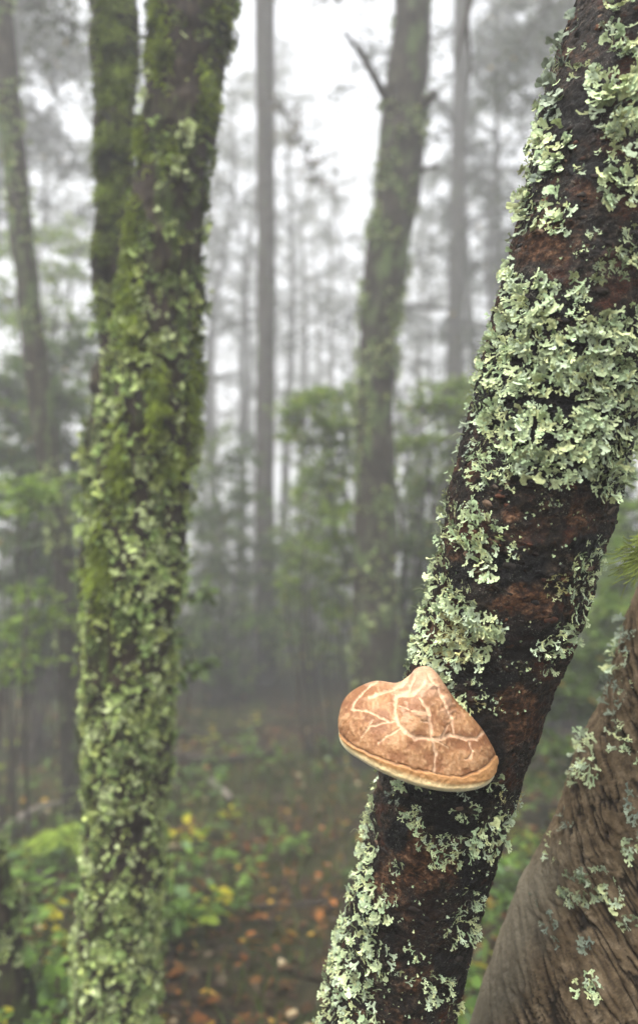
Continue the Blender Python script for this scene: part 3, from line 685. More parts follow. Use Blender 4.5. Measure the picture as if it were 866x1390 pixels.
# ================================================================== LEFT MOSSY TREES
def cover(mb, A_, V_, nseg, n, size, lib, pal, dens_fn, lift=(.1, .8), lo=0, hi=None, front=True, clus=1):
    hi = hi or len(A_) - 1; n = n // clus
    ii = rng.integers(lo, hi, n); th = rng.integers(0, nseg, n); vi = ii * nseg + th
    pts = V_[vi]; nr = pts - A_[ii]
    if front: ok = np.sum(nr * (np.array(CAM) - pts), 1) > -0.35 * np.linalg.norm(nr, axis=1) * np.linalg.norm(np.array(CAM) - pts, axis=1)
    else: ok = np.ones(n, bool)
    ok &= rng.random(n) < dens_fn(pts)
    pts, nr = pts[ok], nr[ok]; m = len(pts)
    tint = 1 + .3 * fbm(pts * 12, 2, 19)[:, None]
    cols = pick_cols(m, pal) * tint; sz = size * rng.uniform(.5, 1.3, m); dirs = None
    if clus > 1:                       # rosettes: fronds radiating from a shared raised heart
        cols = cols * rng.choice([.55, .8, 1.0, 1.2], size=(m, 1), p=[.2, .25, .35, .2]); g_ = np.repeat(np.arange(m), clus)
        dirs = rng.normal(size=(len(g_), 3)); nn_ = nr / (np.linalg.norm(nr, axis=1, keepdims=True) + 1e-9); nn_ = nn_[g_]
        dirs -= nn_ * np.sum(dirs * nn_, 1)[:, None]; dirs /= np.linalg.norm(dirs, axis=1, keepdims=True) + 1e-9
        pts = pts[g_] + dirs * (sz[g_] * rng.uniform(0, .9, len(g_)))[:, None] + nn_ * (size * rng.uniform(-.1, .45, len(g_)))[:, None]
        nr = nr[g_]; cols = cols[g_] * rng.uniform(.85, 1.15, (len(g_), 1)); sz = sz[g_] * rng.uniform(.7, 1.2, len(g_))
    scatter_fronds(mb, pts, nr, sz, lib, cols, lift, dirs=dirs)
LT = [(1449, 96, 210, 2.34), (1390, 101, 212, 2.34), (1300, 107, 215, 2.33), (1200, 112, 220, 2.33), (1100, 118, 225, 2.32), (1000, 117, 231, 2.31), (900, 118, 238, 2.3), (800, 124, 247, 2.3), (700, 130, 256, 2.3), (600, 140, 264, 2.3),
      (500, 150, 272, 2.3), (400, 161, 277, 2.3), (300, 174, 281, 2.3), (200, 187, 290, 2.3), (100, 195, 308, 2.32), (0, 204, 328, 2.34), (-150, 216, 350, 2.4)]
def lump(amp, sc, seed):
    return lambda V, TH, S, Nn: amp * fbm(V * sc, 3, seed) + amp * .35 * fbm(V * sc * 5, 3, seed + 1)
def extend(A_, R_, top=6.0, lean=(0, 0, 1)):
    dn = A_[0] - A_[12]; dn /= np.linalg.norm(dn); dn[2] = min(dn[2], -.8); g0 = float(gz(A_[0][0], A_[0][1]))
    kd = max((A_[0][2] - g0 + .15) / -dn[2], .1); low = A_[0] + dn * np.linspace(kd, .02, 20)[:, None]
    u = A_[-1] - A_[-12]; u /= np.linalg.norm(u); s = np.linspace(.05, top, 40)[:, None]; hi = A_[-1] + u * s + (np.array(lean) - u) * (s ** 2) / (2.5 * top)
    return np.vstack([low, A_, hi]), np.concatenate([np.linspace(R_[0] * 1.3, R_[0], 20), R_, np.linspace(R_[-1], .035, 40)])
A3, R3 = trunk_axis(LT, 260); R3 = R3 * .95; A3, R3 = extend(A3, R3, 7)
V3, F3 = tube(A3, R3, 110, lump(.027, 8, 60))
mossy = empty('mossy_tree', Vector(A3[0]), 'thick trunk coated in green moss and crusty lichen, standing in front of its thinner twin', 'tree')
mk('trunk', V3, F3, M_left, mossy)
LC_L = np.array([[0.31, 0.40, 0.13], [0.40, 0.48, 0.19], [0.22, 0.31, 0.10], [0.47, 0.54, 0.27], [0.35, 0.41, 0.13]])
LC_D = np.array([[0.12, 0.17, 0.05], [0.16, 0.21, 0.06], [0.20, 0.25, 0.09]])
def dens_low(p):
    x, y, d = proj(p); return np.clip((.26 + .74 * sstep(-.36, .06, fbm(p * 9, 3, 62))) * (0.22 + .78 * sstep(250, 600, y)), 0, 1)
def dens_up(p):
    x, y, d = proj(p); return np.clip(sstep(-.05, .3, fbm(p * 8, 3, 63)) * sstep(700, 350, y), 0, 1)
mb = MB(); cover(mb, A3, V3, 110, 34000, .0155, FR_COARSE, LC_L * 1.08, dens_low, (.0, .9), 0, 282, clus=12); cover(mb, A3, V3, 110, 13000, .0135, FR_COARSE, LC_L * 1.1, lambda p: (.35 + .65 * sstep(-.3, .1, fbm(p * 9, 3, 62))) * sstep(520, 900, proj(p)[1]), (.1, 1.1), 0, 282); cover(mb, A3, V3, 110, 2500, .022, FR_BROAD, LC_L * 1.1, dens_low, (.1, 1.0), 0, 282)
o = mb.build('lichen_cover', M_lichen, mossy); o['kind'] = 'stuff'
mb = MB(); cover(mb, A3, V3, 110, 13000, .016, FR_COARSE, LC_D, dens_up, (.1, 1.0), 60, 300, clus=10)
o = mb.build('moss_cover', M_moss, mossy); o['kind'] = 'stuff'
def moss_tuft(parent, c, bvh, rx, ry, n, L, col=(.20, .26, .035), name='moss_tuft', hang=.6):
    mb = MB()
    for q in range(n):
        a = rng.normal(size=2) * .5; h = cast(bvh, c[0] + a[0] * rx, c[1] + a[1] * ry)
        if h is None: continue
        nr = h[1] if h[1] @ (np.array(CAM) - h[0]) > 0 else -h[1]
        d = nr * .9 + rng.normal(size=3) * .45; d /= np.linalg.norm(d); p = [h[0] - nr * .003]
        Lk = L * (.75 + .8 * abs(float(vnoise(h[0][None] * 17, 43)[0])))
        for s in range(4): p.append(p[-1] + d * Lk / 4 * rng.uniform(.6, 1.3)); d = d + np.array([0, 0, -hang]) + rng.normal(size=3) * .2; d /= np.linalg.norm(d)
        Vt, Ft = tube(catmull(p, 7)[::2], np.linspace(.0034, .001, 7)[::2], 3, cap=False); mb.add(Vt, Ft, np.array(col) * rng.uniform(.6, 1.2) * (1 + 1.1 * float(vnoise(h[0][None] * 24, 44)[0])))
    if mb.n: mb.build(name, M_moss, parent)['kind'] = 'stuff'
BVH_l = BVHTree.FromPolygons([tuple(v) for v in V3], [tuple(int(q) for q in f) for ff in F3 for f in ff])
for c, rx, ry, n, L in [((215, 70), 22, 40, 260, .035), ((232, 210), 16, 30, 150, .03), ((284, 130), 18, 50, 220, .035), ((190, 190), 16, 30, 200, .045), ((178, 310), 14, 60, 260, .035), ((172, 420), 26, 60, 420, .04), ((165, 350), 14, 40, 160, .035),
                        ((266, 560), 16, 50, 300, .045), ((214, 545), 12, 60, 260, .045), ((163, 640), 14, 60, 260, .04), ((138, 770), 14, 60, 280, .05), ((230, 630), 22, 30, 180, .03), ((270, 470), 12, 40, 160, .035), ((300, 40), 16, 40, 160, .035), ((210, 20), 20, 30, 160, .03)]:
    moss_tuft(mossy, c, BVH_l, rx, ry, n, L)
# twin stem behind
TW = [(1420, 100, 170, 2.62), (1200, 108, 172, 2.62), (1000, 108, 170, 2.62), (850, 107, 166, 2.62), (700, 110, 168, 2.62), (600, 118, 172, 2.64), (500, 127, 178, 2.66), (400, 128, 178, 2.68), (300, 127, 178, 2.7), (200, 128, 184, 2.7), (100, 123, 185, 2.72), (0, 119, 185, 2.74), (-150, 112, 182, 2.8)]
A4, R4 = trunk_axis(TW, 200); R4 = R4 * .93; A4, R4 = extend(A4, R4, 6)
V4, F4 = tube(A4, R4, 70, lump(.026, 9, 70))
twin = empty('mossy_tree', Vector(A4[0]), 'thinner moss-furred trunk half hidden behind the thick lichen-crusted trunk', 'tree')
mk('trunk', V4, F4, M_left, twin)
mb = MB(); cover(mb, A4, V4, 70, 9000, .020, FR_COARSE, LC_L * .9, lambda p: np.clip(sstep(-.25, .2, fbm(p * 9, 3, 72)) * sstep(150, 700, proj(p)[1]), 0, 1), (.0, .9), 0, 222, clus=12)
o = mb.build('lichen_cover', M_lichen, twin); o['kind'] = 'stuff'
BVH_t = BVHTree.FromPolygons([tuple(v) for v in V4], [tuple(int(q) for q in f) for ff in F4 for f in ff])
for c, rx, ry, n, L in [((150, 40), 34, 50, 620, .035), ((155, 110), 34, 50, 620, .035), ((150, 185), 30, 50, 520, .035), ((148, 260), 24, 50, 420, .035), ((140, 330), 18, 40, 260, .03), ((140, 400), 16, 40, 220, .03), ((150, -30), 34, 50, 420, .035)]:
    moss_tuft(twin, c, BVH_t, rx, ry, n, L, (.21, .275, .055))

# curved thinner trunk at the far left
CT = [(1100, 84, 116, 4.9), (1000, 82, 113, 4.9), (900, 80, 110, 4.9), (812, 78, 106, 4.9), (734, 70, 99, 4.9), (656, 56, 86, 4.9), (578, 44, 76, 4.9), (499, 34, 66, 4.9), (432, 28, 58, 4.9), (353, 19, 49, 4.9), (275, 11, 41, 4.9), (196, 3, 34, 4.9), (118, -3, 27, 4.9), (0, -16, 16, 4.9), (-150, -30, 2, 4.9)]
A5, R5 = trunk_axis(CT, 120); A5, R5 = extend(A5, R5, 6)
V5, F5 = tube(A5, R5, 40, lump(.012, 6, 80))
curved = empty('curved_tree', Vector(A5[0]), 'slim curving lichen-flecked trunk rising among the green shrubs left of the mossy pair', 'tree')
mk('trunk', V5, F5, M_mid, curved)
mb = MB(); cover(mb, A5, V5, 40, 3500, .033, FR_COARSE, LC_L * .75, lambda p: sstep(-.15, .25, fbm(p * 5, 3, 82)), (.1, .9), 0, 150)
o = mb.build('lichen_cover', M_lichen, curved); o['kind'] = 'stuff'

# middle trunk with the snapped branches
MT = [(1050, 474, 546, 6.0), (920, 478, 544, 6.0), (850, 480, 540, 6.0), (760, 480, 538, 6.0), (700, 482, 536, 6.0), (620, 482, 534, 6.0), (560, 482, 534, 6.0), (500, 488, 537, 6.0), (450, 489, 540, 6.0), (400, 491, 545, 6.0), (350, 496, 551, 6.0),
      (300, 502, 561, 6.0), (250, 510, 571, 6.0), (200, 515, 577, 6.0), (140, 519, 578, 6.0), (100, 526, 580, 6.0), (50, 533, 583, 6.0), (0, 537, 586, 6.0), (-150, 552, 596, 6.0)]
A6, R6 = trunk_axis(MT, 160); A6, R6 = extend(A6, R6, 5)
V6, F6 = tube(A6, R6, 64, lump(.028, 4, 90))
midt = empty('mossy_tree', Vector(A6[0]), 'mossy grey trunk with two short snapped branches, standing alone in the clearing', 'tree')
mk('trunk', V6, F6, M_mid, midt)
mb = MB(); cover(mb, A6, V6, 64, 7000, .042, FR_COARSE, LC_L * .72, lambda p: np.clip(sstep(-.1, .3, fbm(p * 4, 3, 92)), 0, 1), (.1, .9), 0, 195)
o = mb.build('lichen_cover', M_lichen, midt); o['kind'] = 'stuff'
def limb(parent, pxs, rads, mat, name='branch', nseg=8, n=30, d=None):
    pts = [np.array(P(*q)) for q in pxs]; V, Fc = tube(catmull(pts, n), np.interp(np.linspace(0, 1, n), np.linspace(0, 1, len(rads)), rads), nseg, lump(.004, 20, 5)); return mk(name, V, Fc, mat, parent)
br1 = limb(midt, [(545, 150, 6.0), (524, 132, 5.9), (510, 108, 5.8), (497, 85, 5.75), (482, 62, 5.7), (467, 43, 5.65)], [.05, .036, .03, .024, .018, .012], M_stem)
limb(br1, [(498, 85, 5.75), (494, 72, 5.72), (489, 62, 5.7)], [.018, .012, .006], M_stem, 'twig')
limb(midt, [(560, 150, 6.0), (578, 138, 5.85), (592, 126, 5.75)], [.05, .04, .026], M_stem)
limb(midt, [(566, 232, 6.0), (580, 228, 5.8), (594, 226, 5.7)], [.03, .018, .01], M_stem)
br2 = limb(midt, [(570, -190, 6.0), (618, -120, 5.6), (640, -40, 5.4), (636, 10, 5.35), (627, 50, 5.3), (617, 92, 5.3)], [.06, .04, .03, .022, .016, .006], M_stem)
limb(br2, [(638, -20, 5.38), (634, 30, 5.45), (638, 80, 5.5), (634, 125, 5.5)], [.022, .016, .011, .005], M_stem, 'twig')

# ================================================================== FOLIAGE
def leaf_arrays(c, nrm, dirv, size, col, shape=(1.0, .55)):
    """many leaves at once: 6-vertex leaf folded on its midrib, 4 triangles each"""
    n = len(c)
    e = np.cross(nrm, dirv); e /= np.linalg.norm(e, axis=1, keepdims=True) + 1e-9
    up = np.cross(dirv, e)
    L = size[:, None]; w = L * shape[1] * .5; k = rng.uniform(.05, .3, (n, 1)); dr = rng.uniform(-.05, .22, (n, 1))
    v = [c, c + dirv * L * .40 + e * w + up * L * .18 * k, c + dirv * L * .40 - e * w + up * L * .18 * k, c + dirv * L * .52 - up * L * .02, c + dirv * L * .78 + e * w * .62 - up * L * dr * .5, c + dirv * L * .78 - e * w * .62 - up * L * dr * .5, c + dirv * L - up * L * dr]
    V = np.stack(v, 1).reshape(-1, 3); b = (np.arange(n) * 7)[:, None]
    T = np.concatenate([b + np.array([[0, 3, 1]]), b + np.array([[0, 2, 3]]), b + np.array([[1, 3, 4]]), b + np.array([[2, 5, 3]]), b + np.array([[3, 6, 4]]), b + np.array([[3, 5, 6]])])
    return V, T, np.repeat(col, 7, 0)
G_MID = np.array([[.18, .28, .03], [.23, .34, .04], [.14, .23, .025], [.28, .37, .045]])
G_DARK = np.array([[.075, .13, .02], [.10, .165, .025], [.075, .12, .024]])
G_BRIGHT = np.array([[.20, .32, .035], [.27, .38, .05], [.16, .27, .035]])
def spray(leafmb, twigmb, c, rx, rz, n, size, pal, flat=.35, nt=7, hub=None, droop=.15):
    """a layered leafy spray: twigs fan out from the hub, leaves sit along the twigs"""
    c = np.array(c); hub = c if hub is None else np.array(hub)
    nt = max(nt, n // 22); per = max(n // nt, 3)
    for q in range(nt):
        a = rng.uniform(0, 2 * math.pi); r = math.sqrt(rng.uniform(.1, 1)); e = c + np.array([math.cos(a) * rx * r, math.sin(a) * rx * r * .8, rng.normal() * rz * .55 - droop * r * rx])
        m = (hub + e) / 2 + rng.normal(size=3) * rx * .12 + np.array([0, 0, .08 * rx]); cv = catmull([hub, m, e], 8)
        if twigmb is not None:
            V, Fc = tube(cv[[0, 2, 5, 7]], np.linspace(.006, .002, 4) * (.6 + rx), 3, cap=False); twigmb.add(V, Fc)
        u = rng.uniform(.25, 1.05, per); ix = np.clip(u * 7, 0, 6.99).astype(int); f = (u * 7 - ix)[:, None]
        p = cv[ix] * (1 - f) + cv[np.minimum(ix + 1, 7)] * f + rng.normal(size=(per, 3)) * np.array([.09, .09, .045]) * rx
        d = (e - hub)[None] / (np.linalg.norm(e - hub) + 1e-6) + rng.normal(size=(per, 3)) * .9; d[:, 2] = d[:, 2] * .5 - .15; d /= np.linalg.norm(d, axis=1, keepdims=True)
        nr = rng.normal(size=(per, 3)) * flat + np.array([0, 0, 1.0])
        col = pal[rng.integers(len(pal), size=per)] * rng.uniform(.7, 1.25, (per, 1))
        yl = rng.random(per) < .015; col[yl] = np.array([.32, .22, .03])
        leafmb.add(*leaf_arrays(p, nr, d, size * rng.uniform(.6, 1.2, per), col))
def shrub(name, label, base, sprays, pal, cat='shrub', stem_r=.02, size=.075, group=None, dens=2.6, nstem=None):
    root = empty(name, base, label, cat, group); sm = MB(); lf = MB(); b0 = np.array(base)
    for (px, py, d, rx, rz, n) in sprays:
        c = np.array(P(px, py, d)); b = b0 + np.array([rng.normal() * .12, rng.normal() * .12, -.05])
        hd = c - b; L = np.linalg.norm(hd); m = b + hd * .5 + np.array([-hd[0] * .18, -hd[1] * .18, .12 * L]) + rng.normal(size=3) * .06 * L
        V, Fc = tube(catmull([b, m, c], 18), np.linspace(stem_r * rng.uniform(.7, 1.2), stem_r * .25, 18), 6); sm.add(V, Fc)
        spray(lf, sm, c, rx, rz, int(n * dens), size, pal, hub=c - (c - m) / L * rx * .5)
    sm.build('stem', M_stem, root); o = lf.build('foliage', M_leaf, root); o['kind'] = 'stuff'
    return root
def gb(px, d):          # a ground point straight below pixel column px at depth d
    x = (px - CX) / F * d; y = d * math.cos(PITCH); return Vector((x, y, float(gz(x, y))))

S = shrub('leafy_shrub', 'green shrub with layered leaf sprays spreading behind the snapped-branch trunk', gb(520, 6.9), [
    (430, 545, 6.9, .42, .12, 150), (408, 560, 6.7, .32, .1, 110), (455, 570, 6.8, .38, .1, 130), (440, 598, 7.0, .35, .1, 90), (462, 530, 7.2, .3, .1, 80), (415, 535, 7.1, .3, .08, 80), (400, 590, 7.2, .25, .08, 50),
    (570, 545, 6.9, .38, .12, 110), (602, 530, 7.1, .4, .12, 120), (632, 560, 6.9, .35, .12, 110), (560, 600, 6.8, .35, .12, 110), (612, 610, 7.0, .45, .15, 140), (585, 650, 6.9, .45, .16, 150), (625, 660, 7.2, .4, .16, 130), (560, 690, 7.0, .4, .15, 120), (640, 520, 7.3, .35, .1, 80)], G_MID, stem_r=.025)
shrub('leafy_shrub', 'low yellow-green bush right beside the snapped-branch trunk foot', gb(455, 6.6), [
    (455, 625, 6.6, .3, .1, 80), (440, 650, 6.5, .3, .12, 90), (462, 690, 6.5, .3, .14, 110), (445, 730, 6.6, .35, .14, 120), (428, 770, 6.7, .35, .14, 110), (465, 770, 6.6, .3, .14, 90), (415, 810, 6.8, .35, .12, 90), (455, 830, 6.7, .3, .12, 90)], G_MID, stem_r=.014)
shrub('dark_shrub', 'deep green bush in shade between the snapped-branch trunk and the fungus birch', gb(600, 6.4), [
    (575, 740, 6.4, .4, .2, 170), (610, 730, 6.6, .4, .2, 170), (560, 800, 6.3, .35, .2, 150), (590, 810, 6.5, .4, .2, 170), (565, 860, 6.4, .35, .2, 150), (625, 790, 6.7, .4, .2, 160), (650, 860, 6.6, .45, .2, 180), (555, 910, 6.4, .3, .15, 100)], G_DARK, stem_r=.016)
shrub('leafy_shrub', 'bright green leaf sprays around the slim curving trunk', gb(30, 4.7), [
    (25, 655, 4.4, .24, .1, 90), (55, 675, 4.6, .22, .1, 80), (12, 690, 4.3, .22, .1, 70), (38, 800, 4.5, .2, .1, 70), (70, 830, 4.6, .2, .1, 70), (15, 850, 4.4, .2, .1, 60), (45, 880, 4.5, .25, .1, 80), (100, 690, 5.2, .22, .1, 70), (105, 650, 5.3, .2, .1, 60), (20, 915, 4.5, .22, .1, 60)], G_BRIGHT, stem_r=.012, size=.055)
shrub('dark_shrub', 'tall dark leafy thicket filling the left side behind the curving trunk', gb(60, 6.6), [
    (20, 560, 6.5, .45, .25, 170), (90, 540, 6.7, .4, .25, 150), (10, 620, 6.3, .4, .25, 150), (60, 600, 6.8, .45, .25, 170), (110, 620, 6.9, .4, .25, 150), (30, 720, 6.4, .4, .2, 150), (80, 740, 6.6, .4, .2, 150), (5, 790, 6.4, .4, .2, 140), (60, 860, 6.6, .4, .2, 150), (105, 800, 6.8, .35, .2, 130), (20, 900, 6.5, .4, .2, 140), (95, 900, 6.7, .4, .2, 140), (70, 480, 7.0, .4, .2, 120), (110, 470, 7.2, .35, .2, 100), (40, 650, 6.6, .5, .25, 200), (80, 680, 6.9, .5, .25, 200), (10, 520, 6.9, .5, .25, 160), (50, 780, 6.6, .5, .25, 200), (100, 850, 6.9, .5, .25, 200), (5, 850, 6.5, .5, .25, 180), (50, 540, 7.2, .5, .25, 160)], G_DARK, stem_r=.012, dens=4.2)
shrub('misty_sapling', 'pale sapling with loose leaves fading into mist left of the mossy pair', gb(80, 9.5), [
    (30, 330, 9.3, .55, .25, 120), (75, 370, 9.6, .55, .25, 130), (110, 330, 9.8, .5, .2, 100), (40, 430, 9.2, .55, .25, 140), (95, 440, 9.8, .55, .25, 140), (15, 400, 9.4, .5, .2, 110), (110, 500, 9.8, .5, .25, 120), (60, 310, 9.9, .5, .2, 90)], G_MID, cat='sapling', stem_r=.03, size=.08)
shrub('leafy_shrub', 'sunlit green shrub showing behind the right edge of the fungus birch', gb(870, 5.6), [
    (845, 630, 5.6, .3, .15, 110), (865, 680, 5.5, .3, .15, 110), (840, 720, 5.7, .3, .15, 110), (855, 760, 5.4, .3, .15, 110), (825, 790, 5.6, .3, .12, 100), (850, 815, 5.2, .3, .1, 110), (815, 840, 5.5, .25, .1, 80), (870, 600, 5.8, .3, .15, 90), (880, 560, 6, .3, .15, 90), (790, 850, 5.6, .25, .1, 70)], G_BRIGHT, stem_r=.016)
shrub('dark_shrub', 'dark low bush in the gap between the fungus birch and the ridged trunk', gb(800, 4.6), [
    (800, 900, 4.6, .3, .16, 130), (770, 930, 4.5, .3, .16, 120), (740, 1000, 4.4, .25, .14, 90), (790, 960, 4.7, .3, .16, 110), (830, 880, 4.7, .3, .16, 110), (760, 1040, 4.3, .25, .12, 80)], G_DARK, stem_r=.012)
shrub('sapling_sprig', 'small pale green sapling leaning out from behind the mossy trunk foot', gb(225, 3.1), [
    (258, 808, 2.95, .09, .03, 16), (268, 800, 2.95, .07, .03, 12), (262, 895, 2.9, .08, .05, 16), (255, 910, 2.9, .07, .04, 14), (272, 905, 2.88, .06, .03, 10), (245, 860, 2.95, .06, .04, 8)], np.array([[.16, .24, .08], [.2, .27, .11], [.13, .2, .05]]), cat='sapling', stem_r=.0035, size=.055)
HB = [(310, 9.5, 'hazy green bush between the thick mossy trunk and the straight grey trunk', 620), (418, 10.5, 'hazy bush just right of the straight grey trunk base', 640), (690, 9.0, 'dim bush standing behind the fungus birch trunk', 600),
      (280, 13, 'tall faint sapling close beside the thick mossy trunk outline', 540), (335, 15, 'faint leafy sapling behind the straight grey trunk', 560), (395, 16, 'faint leafy sapling seen just past the straight grey trunk', 570), (455, 13, 'leafy sapling behind the snapped-branch trunk, fading grey', 560),
      (560, 12, 'tall leafy sapling peeking out beyond the snapped-branch trunk', 520), (620, 14, 'tall leafy sapling around the foot of the pale straight trunk', 530), (230, 11, 'leafy sapling hidden mostly behind the thick mossy trunk', 560), (130, 12, 'tall hazy sapling between the mossy pair and the curving trunk', 470), (20, 12, 'tall hazy sapling beyond the curving trunk', 450), (800, 11, 'hazy sapling beyond the fungus birch and ridged trunk', 540), (760, 8, 'dark bush filling the gap behind the fungus birch', 700), (880, 9, 'dark leafy sapling behind the ridged trunk', 560)]
for k, (bxp, d, lab, ytop) in enumerate(HB):
    hw = 75 * 10 / d; sp = []
    yb = 800 + 1150 / d
    for q in range(19):
        yy = ytop + (yb - ytop) * ((q + rng.random()) / 19) ** .75; wd = hw * (.35 + .65 * (yy - ytop) / (yb - ytop))
        sp.append((bxp + rng.uniform(-wd, wd), yy, d + rng.uniform(-.7, .7), rng.uniform(.4, .65), .24, 75))
    shrub('hazy_shrub', lab, gb(bxp, d), sp, (G_DARK, G_MID * .8)[k % 2], stem_r=.014, size=.105, cat='shrub' if ytop > 590 else 'sapling')

# brown-leaved hanging twig above the clearing
def hanging(name, label, start, pts, pal, size, nper, rx, cat='branch'):
    root = empty(name, P(*start), label, cat); sm = MB(); lf = MB()
    cv = catmull([np.array(P(*start))] + [np.array(P(*q)) for q in pts], 30); V, Fc = tube(cv, np.linspace(.03, .005, 30), 6); sm.add(V, Fc)
    for q in range(6, 30, 3): spray(lf, sm, cv[q] + rng.normal(size=3) * rx * .4, rx, rx * .5, nper, size, pal, hub=cv[q], nt=4, flat=.6)
    sm.build('twig', M_stem, root); o = lf.build('foliage', M_leaf, root); o['kind'] = 'stuff'

# ------------------------------------------------------------------ background trees
def tree_variant(seed, H, r0, crown_lo, spread, nleaf, pal, lsize, bend=.25, conifer=False):
    """local coordinates, base at origin -> (trunk mesh, crown mesh)"""
    sm = MB(); lf = MB()
    pts = [np.array([0, 0, -.2])]
    for q in range(1, 7): pts.append(np.array([bend * math.sin(q * .9 + seed) * q / 6 + rng.normal() * .05, bend * math.cos(q * .7 + seed) * q / 6, H * q / 6]))
    cv = catmull(pts, 60); V, Fc = tube(cv, r0 * (1.0 - .8 * np.linspace(0, 1, 60)) * (1 + .35 * np.exp(-np.linspace(0, 1, 60) * 40)), 14, lump(.02, 3, 100 + seed)); sm.add(V, Fc)
    nb = 26 if conifer else 20
    per = nleaf // (nb * 3)
    for b in range(nb):
        u = crown_lo + (1 - crown_lo) * (b + rng.random()) / nb; k = int(u * 59); c0 = cv[k]; a = b * 2.4 + rng.normal() * .3
        L = spread * (1.1 - .75 * (u - crown_lo) / (1 - crown_lo)) * rng.uniform(.6, 1.15)
        rise = (-.12 if conifer else .35) + rng.normal() * .12
        e = c0 + np.array([math.cos(a) * L, math.sin(a) * L, rise * L]); m = (c0 + e) / 2 + np.array([0, 0, .1 * L]) + rng.normal(size=3) * .08 * L
        bc = catmull([c0, m, e], 14); V, Fc = tube(bc, np.linspace(r0 * .28 * (1.1 - u * .6), .008, 14), 6, cap=False); sm.add(V, Fc)
        for w in (5, 9, 13): spray(lf, sm, bc[w] + np.array([0, 0, -.05]), spread * .26, spread * (.05 if conifer else .13), per, lsize, pal, hub=bc[w], nt=5, flat=.8, droop=.3)
    return sm.data('trunk', M_far), lf.data('crown', M_leaf)
G_FAR = np.array([[.04, .06, .02], [.055, .075, .025], [.035, .05, .018], [.07, .085, .03]])
VAR = [tree_variant(1, 15, .17, .40, 2.6, 3400, G_FAR, .10), tree_variant(2, 17, .16, .46, 2.4, 3400, G_FAR, .10, .4), tree_variant(3, 14, .12, .30, 2.2, 4000, G_FAR, .09, .5),
       tree_variant(4, 18, .18, .34, 2.3, 3800, G_FAR * .9, .09, .15, True), tree_variant(5, 12, .07, .3, 1.5, 2000, G_FAR, .08, .3), tree_variant(6, 15, .17, .36, 3.2, 9000, G_FAR, .12), tree_variant(7, 15.5, .19, .66, 4.4, 12000, G_FAR, .17)]  # last variant: dense high crown shaped to shade the clearing
def bgtree(px, d, var, label, rz=None, sc=1.0, group='slender trees in the mist', tilt=0.0, name='misty_tree'):
    b = gb(px, d); root = empty(name, b, label, 'tree', group)
    root.rotation_euler = (0, tilt, rng.uniform(0, 6.28) if rz is None else rz); root.scale = (sc, sc, sc)
    for nm, me in (('trunk', VAR[var][0]), ('crown', VAR[var][1])):
        o = bpy.data.objects.new(nm, me); link(o); o.parent = root
        if nm == 'crown': o['kind'] = 'stuff'
    return root
root_axis = {}
def px_tree(name, label, tab, seed, top, crown_var=None, spread=2.2, n_limb=9, nleaf=2200, cat='tree', crown_from=.35, pal=None, group=None, lsize=.09):
    Aq, Rq = trunk_axis(tab, 80); Aq, Rq = extend(Aq, Rq, top)
    Vq, Fq = tube(Aq, Rq, 24, lump(.016, 3, seed)); root = empty(name, Vector(Aq[0]), label, cat, group); mk('trunk', Vq, Fq, M_far, root)
    sm = MB(); lf = MB(); n = len(Aq)
    for b in range(n_limb):
        u = crown_from + (1 - crown_from) * (b + rng.random()) / n_limb; k = min(int(u * n), n - 1); a = b * 2.4 + seed; L = spread * rng.uniform(.5, 1.1)
        e = Aq[k] + np.array([math.cos(a) * L, math.sin(a) * L, rng.uniform(-.2, .4) * L]); m = (Aq[k] + e) / 2 + np.array([0, 0, .12 * L])
        bc = catmull([Aq[k], m, e], 12); V, Fc = tube(bc, np.linspace(max(Rq[k] * .3, .02), .006, 12), 6, cap=False); sm.add(V, Fc)
        for w in (5, 8, 11): spray(lf, sm, bc[w], spread * .28, spread * .12, nleaf // (n_limb * 3), lsize, G_FAR if pal is None else pal, hub=bc[w], nt=5, flat=.7, droop=.3)
    sm.build('branch', M_far, root)['kind'] = 'stuff'; o = lf.build('crown', M_leaf, root); o['kind'] = 'stuff'
    root_axis[root.name] = Aq
    return root
st1 = px_tree('straight_tree', 'straight grey trunk rising from the clearing floor, midway to the fog', [(930, 345, 376, 10.6), (800, 347, 373, 10.6), (600, 347, 372, 10.6), (400, 349, 374, 10.6), (200, 348, 373, 10.6), (0, 345, 373, 10.6), (-150, 343, 370, 10.6)], 110, 5, spread=1.8, n_limb=10, nleaf=1500, crown_from=.62)
px_tree('straight_tree', 'pale straight trunk fading into fog behind the fungus birch', [(900, 601, 626, 14), (700, 603, 627, 14), (500, 605, 628, 14), (300, 611, 632, 14), (100, 615, 635, 14), (-50, 617, 637, 14)], 120, 6, spread=3.2, n_limb=16, nleaf=4600, crown_from=.36, lsize=.10); st2 = bpy.data.objects['straight_tree.001']
HZ = 'slender grey trunk with thin crown dissolving into the white fog'
